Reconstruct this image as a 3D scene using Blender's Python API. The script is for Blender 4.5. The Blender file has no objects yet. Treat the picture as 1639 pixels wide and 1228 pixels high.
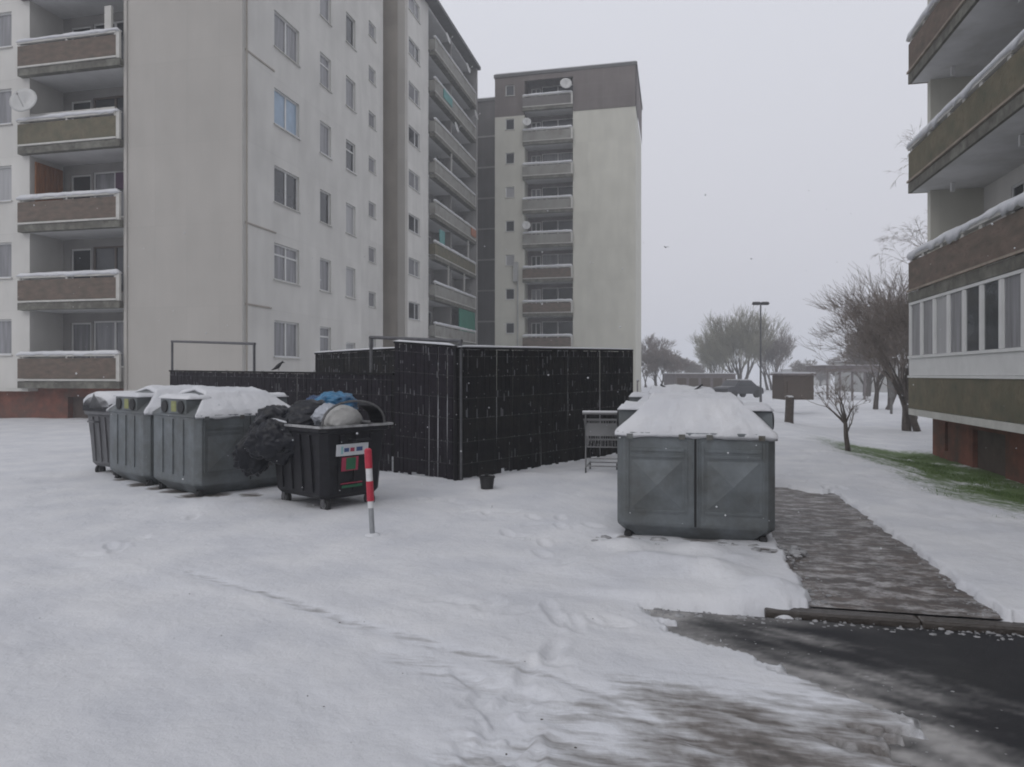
import bpy, bmesh, math, random
import numpy as np
from mathutils import Vector, Matrix, noise as mnoise

S = bpy.context.scene
COL = S.collection
R = math.radians
random.seed(7)

# ------------------------------------------------------------------ camera
YAW = R(12.85); CH = 1.65; FPX = 1140.0
cam = bpy.data.cameras.new('camera'); cam_o = bpy.data.objects.new('camera', cam); COL.objects.link(cam_o)
cam.sensor_width = 36; cam.sensor_fit = 'HORIZONTAL'; cam.lens = 36*FPX/1639
cam.shift_y = -14/1639; cam.clip_start = .05; cam.clip_end = 6000
cam_o.location = (0, 0, CH); cam_o.rotation_euler = (R(90), 0, YAW)
S.camera = cam_o
# ------------------------------------------------------------------ world
W = bpy.data.worlds.new('World'); S.world = W; W.use_nodes = True
nt = W.node_tree; nt.nodes.clear()
out = nt.nodes.new('ShaderNodeOutputWorld'); bg = nt.nodes.new('ShaderNodeBackground')
sky = nt.nodes.new('ShaderNodeTexSky'); sky.sky_type = 'NISHITA'; sky.sun_disc = False
sky.sun_elevation = R(42); sky.sun_rotation = R(150); sky.dust_density = 6; sky.air_density = 1
hs = nt.nodes.new('ShaderNodeHueSaturation'); hs.inputs['Saturation'].default_value = .2
tc = nt.nodes.new('ShaderNodeTexCoord'); sx = nt.nodes.new('ShaderNodeSeparateXYZ')
nt.links.new(tc.outputs['Generated'], sx.inputs[0])
cr = nt.nodes.new('ShaderNodeValToRGB')
cr.color_ramp.elements[0].position = 0.0; cr.color_ramp.elements[0].color = (.665, .66, .72, 1)
cr.color_ramp.elements[1].position = .6; cr.color_ramp.elements[1].color = (.80, .82, .895, 1)
nt.links.new(sx.outputs['Z'], cr.inputs[0])
sc = nt.nodes.new('ShaderNodeVectorMath'); sc.operation = 'SCALE'; sc.inputs['Scale'].default_value = 10.0
nt.links.new(cr.outputs[0], sc.inputs[0])
mx = nt.nodes.new('ShaderNodeMix'); mx.data_type = 'RGBA'; mx.inputs[0].default_value = .9
nt.links.new(sky.outputs[0], hs.inputs['Color']); nt.links.new(hs.outputs[0], mx.inputs[6])
nt.links.new(sc.outputs[0], mx.inputs[7]); nt.links.new(mx.outputs[2], bg.inputs[0])
bg.inputs[1].default_value = .1
nt.links.new(bg.outputs[0], out.inputs[0])
# ------------------------------------------------------------------ sun (overcast, very soft)
sl = bpy.data.lights.new('sun', 'SUN'); sl.energy = .5; sl.angle = R(40); sl.color = (1, .97, .93)
so = bpy.data.objects.new('sun', sl); COL.objects.link(so)
so.rotation_euler = (R(48), 0, R(150)-math.pi)
S.view_settings.view_transform = 'Standard'; S.view_settings.look = 'None'
S.view_settings.exposure = 0; S.view_settings.gamma = 1
S.render.engine = 'CYCLES'
S.cycles.max_bounces = 6; S.cycles.diffuse_bounces = 3; S.cycles.glossy_bounces = 3
S.cycles.volume_bounces = 1; S.cycles.use_denoising = True
try: S.cycles.pixel_filter_type = 'BLACKMAN_HARRIS'; S.cycles.filter_width = 1.9
except Exception: pass

# ------------------------------------------------------------------ coordinates
CA, SA = math.cos(YAW), math.sin(YAW)
def cw(l, Z, z=0.0): return Vector((l*CA - Z*SA, l*SA + Z*CA, z))          # lateral, depth -> world
def at(px, Z, z=0.0): return cw((px-820)/FPX*Z, Z, z)
def gp(px, py, zg=0.0): return at(px, (CH-zg)*FPX/(py-600), zg)
def ss(a, b, x):
    t = np.clip((np.asarray(x, dtype=float)-a)/(b-a), 0, 1); return t*t*(3-2*t)
def base_z(X, Y):                                                         # lie of the land
    return -.05 - .42*ss(3, 6, X)*ss(7, 14, Y)
def gz(X, Y): return float(base_z(X, Y))

# ------------------------------------------------------------------ mesh helpers
class MB:
    def __init__(s): s.v = []; s.f = []
    def quad(s, *p):
        n = len(s.v); s.v += [tuple(q) for q in p]; s.f.append(tuple(range(n, n+len(p))))
    def hexa(s, p):                       # p: 4 bottom ccw, 4 top ccw
        n = len(s.v); s.v += [tuple(q) for q in p]
        for f in ((3,2,1,0), (4,5,6,7), (0,1,5,4), (1,2,6,5), (2,3,7,6), (3,0,4,7)):
            s.f.append(tuple(n+i for i in f))
    def box(s, x0, x1, y0, y1, z0, z1):
        s.hexa([(x0,y0,z0),(x1,y0,z0),(x1,y1,z0),(x0,y1,z0),(x0,y0,z1),(x1,y0,z1),(x1,y1,z1),(x0,y1,z1)])
    def tube(s, a, b, r0, r1=None, n=8, cap=True):
        r1 = r0 if r1 is None else r1
        a = Vector(a); b = Vector(b); d = (b-a)
        if d.length < 1e-6: return
        d.normalize(); u = d.orthogonal().normalized(); w = d.cross(u)
        k = len(s.v)
        for c, r in ((a, r0), (b, r1)):
            for i in range(n):
                t = 2*math.pi*i/n; s.v.append(tuple(c + (u*math.cos(t)+w*math.sin(t))*r))
        for i in range(n):
            j = (i+1) % n; s.f.append((k+i, k+j, k+n+j, k+n+i))
        if cap:
            s.f.append(tuple(k+i for i in reversed(range(n)))); s.f.append(tuple(k+n+i for i in range(n)))
    def path(s, pts, r, n=6):
        for a, b in zip(pts, pts[1:]): s.tube(a, b, r, r, n)
    def rings(s, rings, cap=True):        # closed loops of equal length stacked
        k = len(s.v); m = len(rings[0])
        for r in rings: s.v += [tuple(q) for q in r]
        for a in range(len(rings)-1):
            for i in range(m):
                j = (i+1) % m; s.f.append((k+a*m+i, k+a*m+j, k+(a+1)*m+j, k+(a+1)*m+i))
        if cap:
            s.f.append(tuple(k+i for i in reversed(range(m))))
            s.f.append(tuple(k+(len(rings)-1)*m+i for i in range(m)))
    def ball(s, c, r, seg=10, rg=6, sq=(1,1,1)):
        k = []
        for a in range(1, rg):
            th = math.pi*a/rg
            k.append([(c[0]+r*sq[0]*math.sin(th)*math.cos(2*math.pi*i/seg), c[1]+r*sq[1]*math.sin(th)*math.sin(2*math.pi*i/seg), c[2]-r*sq[2]*math.cos(th)) for i in range(seg)])
        s.rings(k)
    def build(s, name, mat, parent=None, smooth=False, bevel=0, label=None):
        me = bpy.data.meshes.new(name); me.from_pydata(s.v, [], s.f); me.update()
        me.materials.append(mat)
        if smooth: me.shade_smooth()
        o = bpy.data.objects.new(name, me); COL.objects.link(o)
        if parent: o.parent = parent
        if bevel:
            m = o.modifiers.new('bevel', 'BEVEL'); m.width = bevel; m.segments = 2; m.limit_method = 'ANGLE'
        if label: o['label'] = label
        return o
def rect_ring(hx, hy, z, c=.04, cx=0, cy=0):
    p = [(-hx, -hy+c), (-hx+c, -hy), (hx-c, -hy), (hx, -hy+c), (hx, hy-c), (hx-c, hy), (-hx+c, hy), (-hx, hy-c)]
    return [(cx+x, cy+y, z) for x, y in p]
def empty(name, loc, rz, label, cat, group=None):
    o = bpy.data.objects.new(name, None); COL.objects.link(o); o.location = loc; o.rotation_euler = (0, 0, rz)
    o.empty_display_size = .2
    return tag(o, label, cat, group)
def tag(o, label, cat, group=None, kind=None):
    if label: o['label'] = label
    if cat: o['category'] = cat
    if group: o['group'] = group
    if kind: o['kind'] = kind
    return o
def kids(o): return [c for c in bpy.data.objects if c.parent == o]
def copy_tree(o, parent=None):
    c = o.copy(); COL.objects.link(c); c.parent = parent
    for ch in kids(o): copy_tree(ch, c)
    return c

# ------------------------------------------------------------------ materials
def mat(name, col, rough=.7, metal=0., var=.12, scale=3., bump=0., bscale=40., col2=None, spec=.5, stretch=None, detail=6, dirt=None, dscale=1.2, thr=(.45,.7)):
    m = bpy.data.materials.new(name); m.use_nodes = True; t = m.node_tree; n = t.nodes; L = t.links
    b = n['Principled BSDF']; b.inputs['Roughness'].default_value = rough; b.inputs['Metallic'].default_value = metal
    b.inputs['Specular IOR Level'].default_value = spec
    co = n.new('ShaderNodeTexCoord'); mp = n.new('ShaderNodeMapping'); L.new(co.outputs['Object'], mp.inputs[0])
    if stretch: mp.inputs['Scale'].default_value = stretch
    nz = n.new('ShaderNodeTexNoise'); nz.inputs['Scale'].default_value = scale; nz.inputs['Detail'].default_value = detail
    nz.inputs['Roughness'].default_value = .6
    L.new(mp.outputs[0], nz.inputs['Vector'])
    rp = n.new('ShaderNodeValToRGB')
    a = [c*(1-var) for c in col[:3]]; c2 = col2 if col2 else [min(1, c*(1+var)) for c in col[:3]]
    rp.color_ramp.elements[0].position = .3; rp.color_ramp.elements[1].position = .7
    rp.color_ramp.elements[0].color = (*a, 1); rp.color_ramp.elements[1].color = (*c2, 1)
    L.new(nz.outputs['Fac'], rp.inputs[0]); last = rp.outputs[0]
    if dirt:
        n2 = n.new('ShaderNodeTexNoise'); n2.inputs['Scale'].default_value = dscale; n2.inputs['Detail'].default_value = 8; n2.inputs['Roughness'].default_value = .65
        L.new(mp.outputs[0], n2.inputs['Vector'])
        mr = n.new('ShaderNodeMapRange'); mr.inputs[1].default_value = thr[0]; mr.inputs[2].default_value = thr[1]
        L.new(n2.outputs['Fac'], mr.inputs[0])
        mm = n.new('ShaderNodeMix'); mm.data_type = 'RGBA'; L.new(mr.outputs[0], mm.inputs[0])
        L.new(last, mm.inputs[6]); mm.inputs[7].default_value = (*dirt, 1); last = mm.outputs[2]
    L.new(last, b.inputs['Base Color'])
    if bump:
        nb = n.new('ShaderNodeTexNoise'); nb.inputs['Scale'].default_value = bscale; nb.inputs['Detail'].default_value = 5
        L.new(mp.outputs[0], nb.inputs['Vector'])
        bp = n.new('ShaderNodeBump'); bp.inputs['Strength'].default_value = bump; bp.inputs['Distance'].default_value = .02
        L.new(nb.outputs['Fac'], bp.inputs['Height']); L.new(bp.outputs[0], b.inputs['Normal'])
    m['out'] = 1
    return m
def wall_mat(name, col, joint=(.25,.25,.24), pw=3.0, ph=2.8, zoff=1.17, streak=.18, msize=.008, jw=.55):
    """precast concrete: panel joints, rain streaks, blotches; coordinates are world metres"""
    m = bpy.data.materials.new(name); m.use_nodes = True; t = m.node_tree; n = t.nodes; L = t.links
    b = n['Principled BSDF']; b.inputs['Roughness'].default_value = .9; b.inputs['Specular IOR Level'].default_value = .2
    g = n.new('ShaderNodeNewGeometry'); s = n.new('ShaderNodeSeparateXYZ'); L.new(g.outputs['Position'], s.inputs[0])
    ad = n.new('ShaderNodeMath'); ad.operation = 'ADD'; L.new(s.outputs['X'], ad.inputs[0]); L.new(s.outputs['Y'], ad.inputs[1])
    zo = n.new('ShaderNodeMath'); zo.operation = 'SUBTRACT'; L.new(s.outputs['Z'], zo.inputs[0]); zo.inputs[1].default_value = zoff
    cb = n.new('ShaderNodeCombineXYZ'); L.new(ad.outputs[0], cb.inputs[0]); L.new(zo.outputs[0], cb.inputs[1])
    br = n.new('ShaderNodeTexBrick'); L.new(cb.outputs[0], br.inputs['Vector'])
    br.offset = 0; br.inputs['Scale'].default_value = 1; br.inputs['Brick Width'].default_value = pw; br.inputs['Row Height'].default_value = ph
    br.inputs['Mortar Size'].default_value = msize; br.inputs['Mortar Smooth'].default_value = .2; br.inputs['Bias'].default_value = 0
    br.inputs['Color1'].default_value = (*[c*.97 for c in col], 1); br.inputs['Color2'].default_value = (*[min(1, c*1.03) for c in col], 1)
    br.inputs['Mortar'].default_value = (*[c*(1-jw)+j*jw for c, j in zip(col, joint)], 1)
    n1 = n.new('ShaderNodeTexNoise'); n1.inputs['Scale'].default_value = .7; n1.inputs['Detail'].default_value = 8; L.new(g.outputs['Position'], n1.inputs['Vector'])
    mp = n.new('ShaderNodeMapping'); mp.inputs['Scale'].default_value = (1.1, 1.1, .28); L.new(g.outputs['Position'], mp.inputs[0])
    n2 = n.new('ShaderNodeTexNoise'); n2.inputs['Scale'].default_value = 1.6; n2.inputs['Detail'].default_value = 6; L.new(mp.outputs[0], n2.inputs['Vector'])
    av = n.new('ShaderNodeMath'); av.operation = 'MULTIPLY_ADD'; L.new(n1.outputs['Fac'], av.inputs[0]); av.inputs[1].default_value = .6
    m2 = n.new('ShaderNodeMath'); m2.operation = 'MULTIPLY'; L.new(n2.outputs['Fac'], m2.inputs[0]); m2.inputs[1].default_value = .6
    L.new(m2.outputs[0], av.inputs[2])
    mr = n.new('ShaderNodeMapRange'); mr.inputs[1].default_value = .45; mr.inputs[2].default_value = .8
    mr.inputs[3].default_value = 1 - streak; mr.inputs[4].default_value = 1 + streak*.35; L.new(av.outputs[0], mr.inputs[0])
    vm = n.new('ShaderNodeVectorMath'); vm.operation = 'SCALE'; L.new(br.outputs['Color'], vm.inputs[0]); L.new(mr.outputs[0], vm.inputs['Scale'])
    L.new(vm.outputs[0], b.inputs['Base Color'])
    n3 = n.new('ShaderNodeTexNoise'); n3.inputs['Scale'].default_value = 60; L.new(g.outputs['Position'], n3.inputs['Vector'])
    bp = n.new('ShaderNodeBump'); bp.inputs['Strength'].default_value = .25; bp.inputs['Distance'].default_value = .01
    L.new(n3.outputs['Fac'], bp.inputs['Height']); L.new(bp.outputs[0], b.inputs['Normal'])
    return m

M = {}
M['wall'] = wall_mat('white_render', (.60, .588, .558), pw=3.6, jw=.22, streak=.12)
M['gable'] = wall_mat('beige_render', (.435, .415, .385), pw=1.25, ph=2.8, msize=.008, jw=.20, streak=.06)
M['midwall'] = wall_mat('pale_render', (.555, .545, .482), pw=2.4, zoff=.8, jw=.12, streak=.09)
M['attic'] = wall_mat('dark_grey_panel', (.172, .150, .143), pw=1.2, ph=1.1, zoff=.8, jw=.5)
M['taupe'] = wall_mat('taupe_render', (.36, .325, .285), pw=4, jw=.2)
M['darkclad'] = wall_mat('dark_cladding', (.115, .11, .11), pw=.6, ph=2.8, zoff=.8, jw=.5)
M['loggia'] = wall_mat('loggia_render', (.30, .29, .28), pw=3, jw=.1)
M['soffit'] = mat('soffit_concrete', (.6, .6, .6), .9, var=.1, scale=1.2)
M['panel'] = mat('brown_balcony_panel', (.150, .113, .090), .85, var=.3, scale=6, bump=.5, bscale=25, stretch=(1, 1, 2.4), dirt=(.07,.065,.05), dscale=3)
M['panel_olive'] = mat('olive_balcony_panel', (.14, .122, .080), .85, var=.3, scale=6, bump=.5, bscale=25, dirt=(.07,.075,.05), dscale=3)
M['panel_grey'] = mat('grey_balcony_panel', (.26, .255, .235), .85, var=.15, scale=3, bump=.3, bscale=25, dirt=(.16,.15,.13), dscale=1.5)
M['band'] = mat('slab_edge', (.10, .095, .08), .85, var=.35, scale=4, dirt=(.2,.2,.17), dscale=2.5)
M['trim'] = mat('pale_trim', (.5, .49, .46), .7, var=.12)
M['red'] = mat('red_plinth', (.185, .068, .045), .85, var=.3, scale=3, bump=.4, bscale=30, dirt=(.085,.058,.045), dscale=1.6)
M['plinth_grey'] = mat('brown_plinth_panel', (.085, .062, .052), .8, var=.25, scale=3)
M['frame'] = mat('window_frame', (.6, .6, .59), .5, var=.06)
M['frame_brown'] = mat('brown_window_frame', (.12, .09, .075), .5, var=.1)
M['glass'] = mat('dark_glass', (.035, .038, .042), .12, var=.5, scale=.8, spec=.6)
M['glass_mid'] = mat('net_curtain_glass', (.20, .20, .21), .25, var=.35, scale=2, stretch=(4, 4, .3), spec=.6)
M['glass_pale'] = mat('drawn_blind_glass', (.33, .33, .335), .3, var=.15, scale=2, stretch=(6, 6, .3), spec=.6)
M['glass_blue'] = mat('blue_blind_glass', (.27, .36, .46), .3, var=.12, spec=.6)
M['roof'] = mat('roof_felt', (.12, .12, .12), .9)
M['steel'] = mat('galvanised_steel', (.155, .172, .180), .5, metal=.35, var=.22, scale=4, bump=.15, bscale=14, dirt=(.10,.105,.10), dscale=2.3, spec=.5)
M['steel_dirty'] = mat('stained_steel', (.16, .17, .165), .6, metal=.25, var=.35, scale=5, bump=.2, bscale=14, dirt=(.09,.075,.055), dscale=4)
M['hubgrey'] = mat('wheel_hub', (.2, .2, .2), .5)
M['rim'] = mat('snowy_bin_rim', (.30, .30, .30), .6, var=.5, scale=9)
M['fleck'] = mat('wet_snow_fleck', (.13, .13, .14), .7, var=.5, scale=5)
M['rubber'] = mat('black_rubber', (.02, .02, .021), .7)
M['plastic'] = mat('black_bin_plastic', (.012, .012, .015), .5, spec=.25, var=.3, scale=8, dirt=(.028,.028,.028), dscale=5, thr=(.5,.8))
M['plastic_rim'] = mat('worn_bin_rim', (.10, .10, .10), .5, var=.4, scale=8)
M['plastic_grey'] = mat('grey_bin_plastic', (.10, .10, .105), .5, var=.2, scale=5)
M['bag_black'] = mat('black_bag', (.003, .004, .008), .30, var=.4, scale=6, bump=.5, bscale=9, spec=.35)
M['bag_blue'] = mat('blue_bag', (.035, .17, .32), .3, var=.35, scale=8, bump=1.0, bscale=14, dirt=(.01,.03,.08), dscale=5)
M['bag_white'] = mat('whitish_bag', (.36, .38, .42), .35, var=.2, scale=8, bump=.8, bscale=16)
M['cloth'] = mat('grey_white_cloth', (.38, .375, .36), .9, var=.15, scale=6, bump=.5, bscale=14)
M['slat'] = mat('black_fence_slat', (.013, .013, .014), .75, spec=.15, var=.35, scale=9, bump=.3, bscale=50, dirt=(.026,.024,.022), dscale=3)
M['slat_purple'] = mat('dark_fence_slat', (.017, .0145, .019), .75, spec=.15, var=.35, scale=9, bump=.3, bscale=50)
M['pipe'] = mat('fence_pipe', (.10, .10, .105), .55, metal=.2, var=.25, scale=10)
M['wire'] = mat('fence_wire', (.055, .055, .055), .6)
M['postred'] = mat('red_film', (.42, .02, .045), .45, var=.15, scale=20)
M['postwhite'] = mat('white_film', (.62, .62, .62), .5, var=.1, scale=20)
M['postgrey'] = mat('galvanised_foot', (.30, .31, .32), .5, metal=.3, var=.15)
M['sign'] = mat('white_sticker', (.55, .56, .58), .4, var=.06)
M['s_blue'] = mat('blue_print', (.04, .08, .20), .5); M['s_red'] = mat('red_print', (.33, .03, .07), .5)
M['s_green'] = mat('green_print', (.015, .12, .055), .5); M['s_teal'] = mat('teal_print', (.25, .45, .47), .5)
M['yellow'] = mat('faded_yellow_sticker', (.25, .26, .10), .6, var=.2, scale=20)
M['trolley'] = mat('trolley_chrome', (.20, .20, .20), .45, metal=.5, var=.2)
M['bark'] = mat('bark', (.08, .066, .057), .9, var=.35, scale=12, bump=.6, bscale=30)
M['twig'] = mat('twigs', (.20, .17, .15), .9, var=.2)
M['twig_green'] = mat('greenish_twigs', (.23, .22, .165), .9, var=.2)
M['bark_grey'] = mat('grey_bark', (.13, .125, .12), .9, var=.35, scale=8, bump=.5, bscale=20)
M['wood_brown'] = mat('brown_boards', (.095, .075, .062), .8, var=.2, scale=5, stretch=(1, 1, 8))
M['wood_orange'] = mat('orange_wood', (.25, .095, .03), .7, var=.3, scale=4, stretch=(6, 6, .5))
M['green_screen'] = mat('green_screen', (.025, .16, .11), .7, var=.2, scale=2)
M['teal'] = mat('teal_cloth', (.10, .26, .25), .7); M['orange'] = mat('orange_cloth', (.36, .15, .09), .7)
M['dish'] = mat('dish_grey', (.47, .47, .46), .5, var=.08)
M['dark'] = mat('dark_interior', (.03, .03, .033), .8, var=.3)
M['curtain_purple'] = mat('dark_purple_curtain', (.09, .045, .085), .8)
M['crow'] = mat('black_feathers', (.012, .012, .014), .6)
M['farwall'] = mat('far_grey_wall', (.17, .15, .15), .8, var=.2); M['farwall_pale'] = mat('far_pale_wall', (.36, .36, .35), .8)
M['carpaint'] = mat('dark_car_paint', (.03, .03, .035), .3)
M['kerb'] = mat('wet_kerb_stone', (.05, .042, .036), .45, var=.35, scale=7, bump=.5, bscale=30)

def snow_mat(name, ground=False):
    m = bpy.data.materials.new(name); m.use_nodes = True; t = m.node_tree; n = t.nodes; L = t.links
    b = n['Principled BSDF']; b.inputs['Roughness'].default_value = .75; b.inputs['Specular IOR Level'].default_value = .25
    g = n.new('ShaderNodeNewGeometry')
    n1 = n.new('ShaderNodeTexNoise'); n1.inputs['Scale'].default_value = 1.4; n1.inputs['Detail'].default_value = 9; L.new(g.outputs['Position'], n1.inputs['Vector'])
    rp = n.new('ShaderNodeValToRGB'); rp.color_ramp.elements[0].position = .35; rp.color_ramp.elements[1].position = .65
    rp.color_ramp.elements[0].color = (.575, .583, .61, 1); rp.color_ramp.elements[1].color = (.67, .672, .685, 1)
    L.new(n1.outputs['Fac'], rp.inputs[0]); last = rp.outputs[0]
    if ground:
        at_ = n.new('ShaderNodeAttribute'); at_.attribute_name = 'slush'
        at_.attribute_type = 'GEOMETRY'
        mp = n.new('ShaderNodeMapping'); mp.inputs['Rotation'].default_value = (0, 0, R(27)); mp.inputs['Scale'].default_value = (1.2, 7, 1)
        L.new(g.outputs['Position'], mp.inputs[0])
        n4 = n.new('ShaderNodeTexNoise'); n4.inputs['Scale'].default_value = 2.4; n4.inputs['Detail'].default_value = 9; n4.inputs['Roughness'].default_value = .65
        L.new(mp.outputs[0], n4.inputs['Vector'])
        ma = n.new('ShaderNodeMath'); ma.operation = 'ADD'; L.new(at_.outputs['Fac'], ma.inputs[0]); L.new(n4.outputs['Fac'], ma.inputs[1])
        mr = n.new('ShaderNodeMapRange'); mr.inputs[1].default_value = .62; mr.inputs[2].default_value = 1.35; L.new(ma.outputs[0], mr.inputs[0])
        r2 = n.new('ShaderNodeMapRange'); r2.inputs[1].default_value = .02; r2.inputs[2].default_value = .2; L.new(at_.outputs['Fac'], r2.inputs[0])
        mu = n.new('ShaderNodeMath'); mu.operation = 'MULTIPLY'; L.new(mr.outputs[0], mu.inputs[0]); L.new(r2.outputs[0], mu.inputs[1])
        rs = n.new('ShaderNodeValToRGB'); e = rs.color_ramp.elements
        e[0].position = 0; e[0].color = (.66, .67, .70, 1); e[1].position = 1; e[1].color = (.06, .057, .055, 1)
        q = e.new(.35); q.color = (.36, .355, .355, 1); q = e.new(.62); q.color = (.17, .155, .145, 1)
        L.new(mu.outputs[0], rs.inputs[0])
        mm = n.new('ShaderNodeMix'); mm.data_type = 'RGBA'; L.new(r2.outputs[0], mm.inputs[0]); L.new(last, mm.inputs[6]); L.new(rs.outputs[0], mm.inputs[7])
        ag = n.new('ShaderNodeAttribute'); ag.attribute_name = 'turf'
        n5 = n.new('ShaderNodeTexNoise'); n5.inputs['Scale'].default_value = 11; n5.inputs['Detail'].default_value = 8; n5.inputs['Roughness'].default_value = .7; L.new(g.outputs['Position'], n5.inputs['Vector'])
        a2 = n.new('ShaderNodeMath'); a2.operation = 'ADD'; L.new(ag.outputs['Fac'], a2.inputs[0]); L.new(n5.outputs['Fac'], a2.inputs[1])
        m3 = n.new('ShaderNodeMapRange'); m3.inputs[1].default_value = .82; m3.inputs[2].default_value = 1.15; L.new(a2.outputs[0], m3.inputs[0])
        m4 = n.new('ShaderNodeMix'); m4.data_type = 'RGBA'; L.new(m3.outputs[0], m4.inputs[0]); L.new(mm.outputs[2], m4.inputs[6]); m4.inputs[7].default_value = (.10, .15, .055, 1)
        last = m4.outputs[2]
    L.new(last, b.inputs['Base Color'])
    n2 = n.new('ShaderNodeTexNoise'); n2.inputs['Scale'].default_value = 13; n2.inputs['Detail'].default_value = 10; n2.inputs['Roughness'].default_value = .68; L.new(g.outputs['Position'], n2.inputs['Vector'])
    bp = n.new('ShaderNodeBump'); bp.inputs['Strength'].default_value = .5; bp.inputs['Distance'].default_value = .035
    L.new(n2.outputs['Fac'], bp.inputs['Height']); L.new(bp.outputs[0], b.inputs['Normal'])
    return m
M['snow'] = snow_mat('snow'); M['snow_ground'] = snow_mat('snow_ground', True)

def asphalt_mat():
    m = bpy.data.materials.new('wet_asphalt'); m.use_nodes = True; t = m.node_tree; n = t.nodes; L = t.links
    b = n['Principled BSDF']; g = n.new('ShaderNodeNewGeometry')
    n1 = n.new('ShaderNodeTexNoise'); n1.inputs['Scale'].default_value = 1.1; n1.inputs['Detail'].default_value = 7; L.new(g.outputs['Position'], n1.inputs['Vector'])
    r1 = n.new('ShaderNodeValToRGB'); r1.color_ramp.elements[0].position = .35; r1.color_ramp.elements[1].position = .68
    r1.color_ramp.elements[0].color = (.018, .018, .019, 1); r1.color_ramp.elements[1].color = (.031, .031, .034, 1); L.new(n1.outputs['Fac'], r1.inputs[0])
    mp = n.new('ShaderNodeMapping'); mp.inputs['Rotation'].default_value = (0, 0, R(27)); mp.inputs['Scale'].default_value = (1, 4.5, 1); L.new(g.outputs['Position'], mp.inputs[0])
    n2 = n.new('ShaderNodeTexNoise'); n2.inputs['Scale'].default_value = 2.6; n2.inputs['Detail'].default_value = 10; n2.inputs['Roughness'].default_value = .7; L.new(mp.outputs[0], n2.inputs['Vector'])
    mr = n.new('ShaderNodeMapRange'); mr.inputs[1].default_value = .60; mr.inputs[2].default_value = .76; L.new(n2.outputs['Fac'], mr.inputs[0])
    mm = n.new('ShaderNodeMix'); mm.data_type = 'RGBA'; L.new(mr.outputs[0], mm.inputs[0]); L.new(r1.outputs[0], mm.inputs[6]); mm.inputs[7].default_value = (.07, .068, .068, 1)
    fa = n.new('ShaderNodeAttribute'); fa.attribute_name = 'film'; fm = n.new('ShaderNodeMix'); fm.data_type = 'RGBA'; L.new(fa.outputs['Fac'], fm.inputs[0]); L.new(mm.outputs[2], fm.inputs[6]); fm.inputs[7].default_value = (.36, .35, .34, 1)
    L.new(fm.outputs[2], b.inputs['Base Color'])
    rr = n.new('ShaderNodeMapRange'); rr.inputs[1].default_value = .4; rr.inputs[2].default_value = .65; rr.inputs[3].default_value = .4; rr.inputs[4].default_value = .8; b.inputs['Specular IOR Level'].default_value = .14
    L.new(n1.outputs['Fac'], rr.inputs[0]); L.new(rr.outputs[0], b.inputs['Roughness'])
    n3 = n.new('ShaderNodeTexNoise'); n3.inputs['Scale'].default_value = 90; n3.inputs['Detail'].default_value = 4; L.new(g.outputs['Position'], n3.inputs['Vector'])
    bp = n.new('ShaderNodeBump'); bp.inputs['Strength'].default_value = .35; bp.inputs['Distance'].default_value = .008
    L.new(n3.outputs['Fac'], bp.inputs['Height']); L.new(bp.outputs[0], b.inputs['Normal'])
    return m
M['asphalt'] = asphalt_mat()
def paving_mat():
    m = bpy.data.materials.new('wet_paving'); m.use_nodes = True; t = m.node_tree; n = t.nodes; L = t.links
    b = n['Principled BSDF']; b.inputs['Roughness'].default_value = .5; g = n.new('ShaderNodeNewGeometry')
    br = n.new('ShaderNodeTexBrick'); L.new(g.outputs['Position'], br.inputs['Vector']); br.inputs['Scale'].default_value = 1
    br.inputs['Brick Width'].default_value = .2; br.inputs['Row Height'].default_value = .1; br.inputs['Mortar Size'].default_value = .006
    br.inputs['Color1'].default_value = (.085, .063, .050, 1); br.inputs['Color2'].default_value = (.050, .039, .033, 1); br.inputs['Mortar'].default_value = (.04, .036, .033, 1)
    mp = n.new('ShaderNodeMapping'); mp.inputs['Scale'].default_value = (1.2, 2.2, 1); L.new(g.outputs['Position'], mp.inputs[0])
    n2 = n.new('ShaderNodeTexNoise'); n2.inputs['Scale'].default_value = 3.0; n2.inputs['Detail'].default_value = 12; n2.inputs['Roughness'].default_value = .78; L.new(mp.outputs[0], n2.inputs['Vector'])
    mr = n.new('ShaderNodeMapRange'); mr.inputs[1].default_value = .475; mr.inputs[2].default_value = .62; L.new(n2.outputs['Fac'], mr.inputs[0])
    mm = n.new('ShaderNodeMix'); mm.data_type = 'RGBA'; L.new(mr.outputs[0], mm.inputs[0]); L.new(br.outputs[0], mm.inputs[6]); mm.inputs[7].default_value = (.38, .37, .365, 1)
    L.new(mm.outputs[2], b.inputs['Base Color'])
    bp = n.new('ShaderNodeBump'); bp.inputs['Strength'].default_value = .5; bp.inputs['Distance'].default_value = .015
    L.new(n2.outputs['Fac'], bp.inputs['Height']); L.new(bp.outputs[0], b.inputs['Normal'])
    return m
M['paving'] = paving_mat()

# ------------------------------------------------------------------ numpy noise
def _h(ix, iy, s):
    n = (ix.astype(np.int64)*374761393 + iy.astype(np.int64)*668265263 + s*1442695041) & 0x7fffffff
    n = ((n ^ (n >> 13))*1274126177) & 0x7fffffff
    return ((n ^ (n >> 16)) & 0xffff)/65535.0
def vn(x, y, s=0):
    ix = np.floor(x); iy = np.floor(y); fx = x-ix; fy = y-iy; fx = fx*fx*(3-2*fx); fy = fy*fy*(3-2*fy)
    a = _h(ix, iy, s); b = _h(ix+1, iy, s); c = _h(ix, iy+1, s); d = _h(ix+1, iy+1, s)
    return (a*(1-fx)+b*fx)*(1-fy) + (c*(1-fx)+d*fx)*fy
def fbm(x, y, s=0, o=5, g=.5):
    t = 0; a = 1; n = 0
    for i in range(o):
        t = t + a*vn(x*2**i, y*2**i, s+i*17); n += a; a *= g
    return t/n

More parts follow.
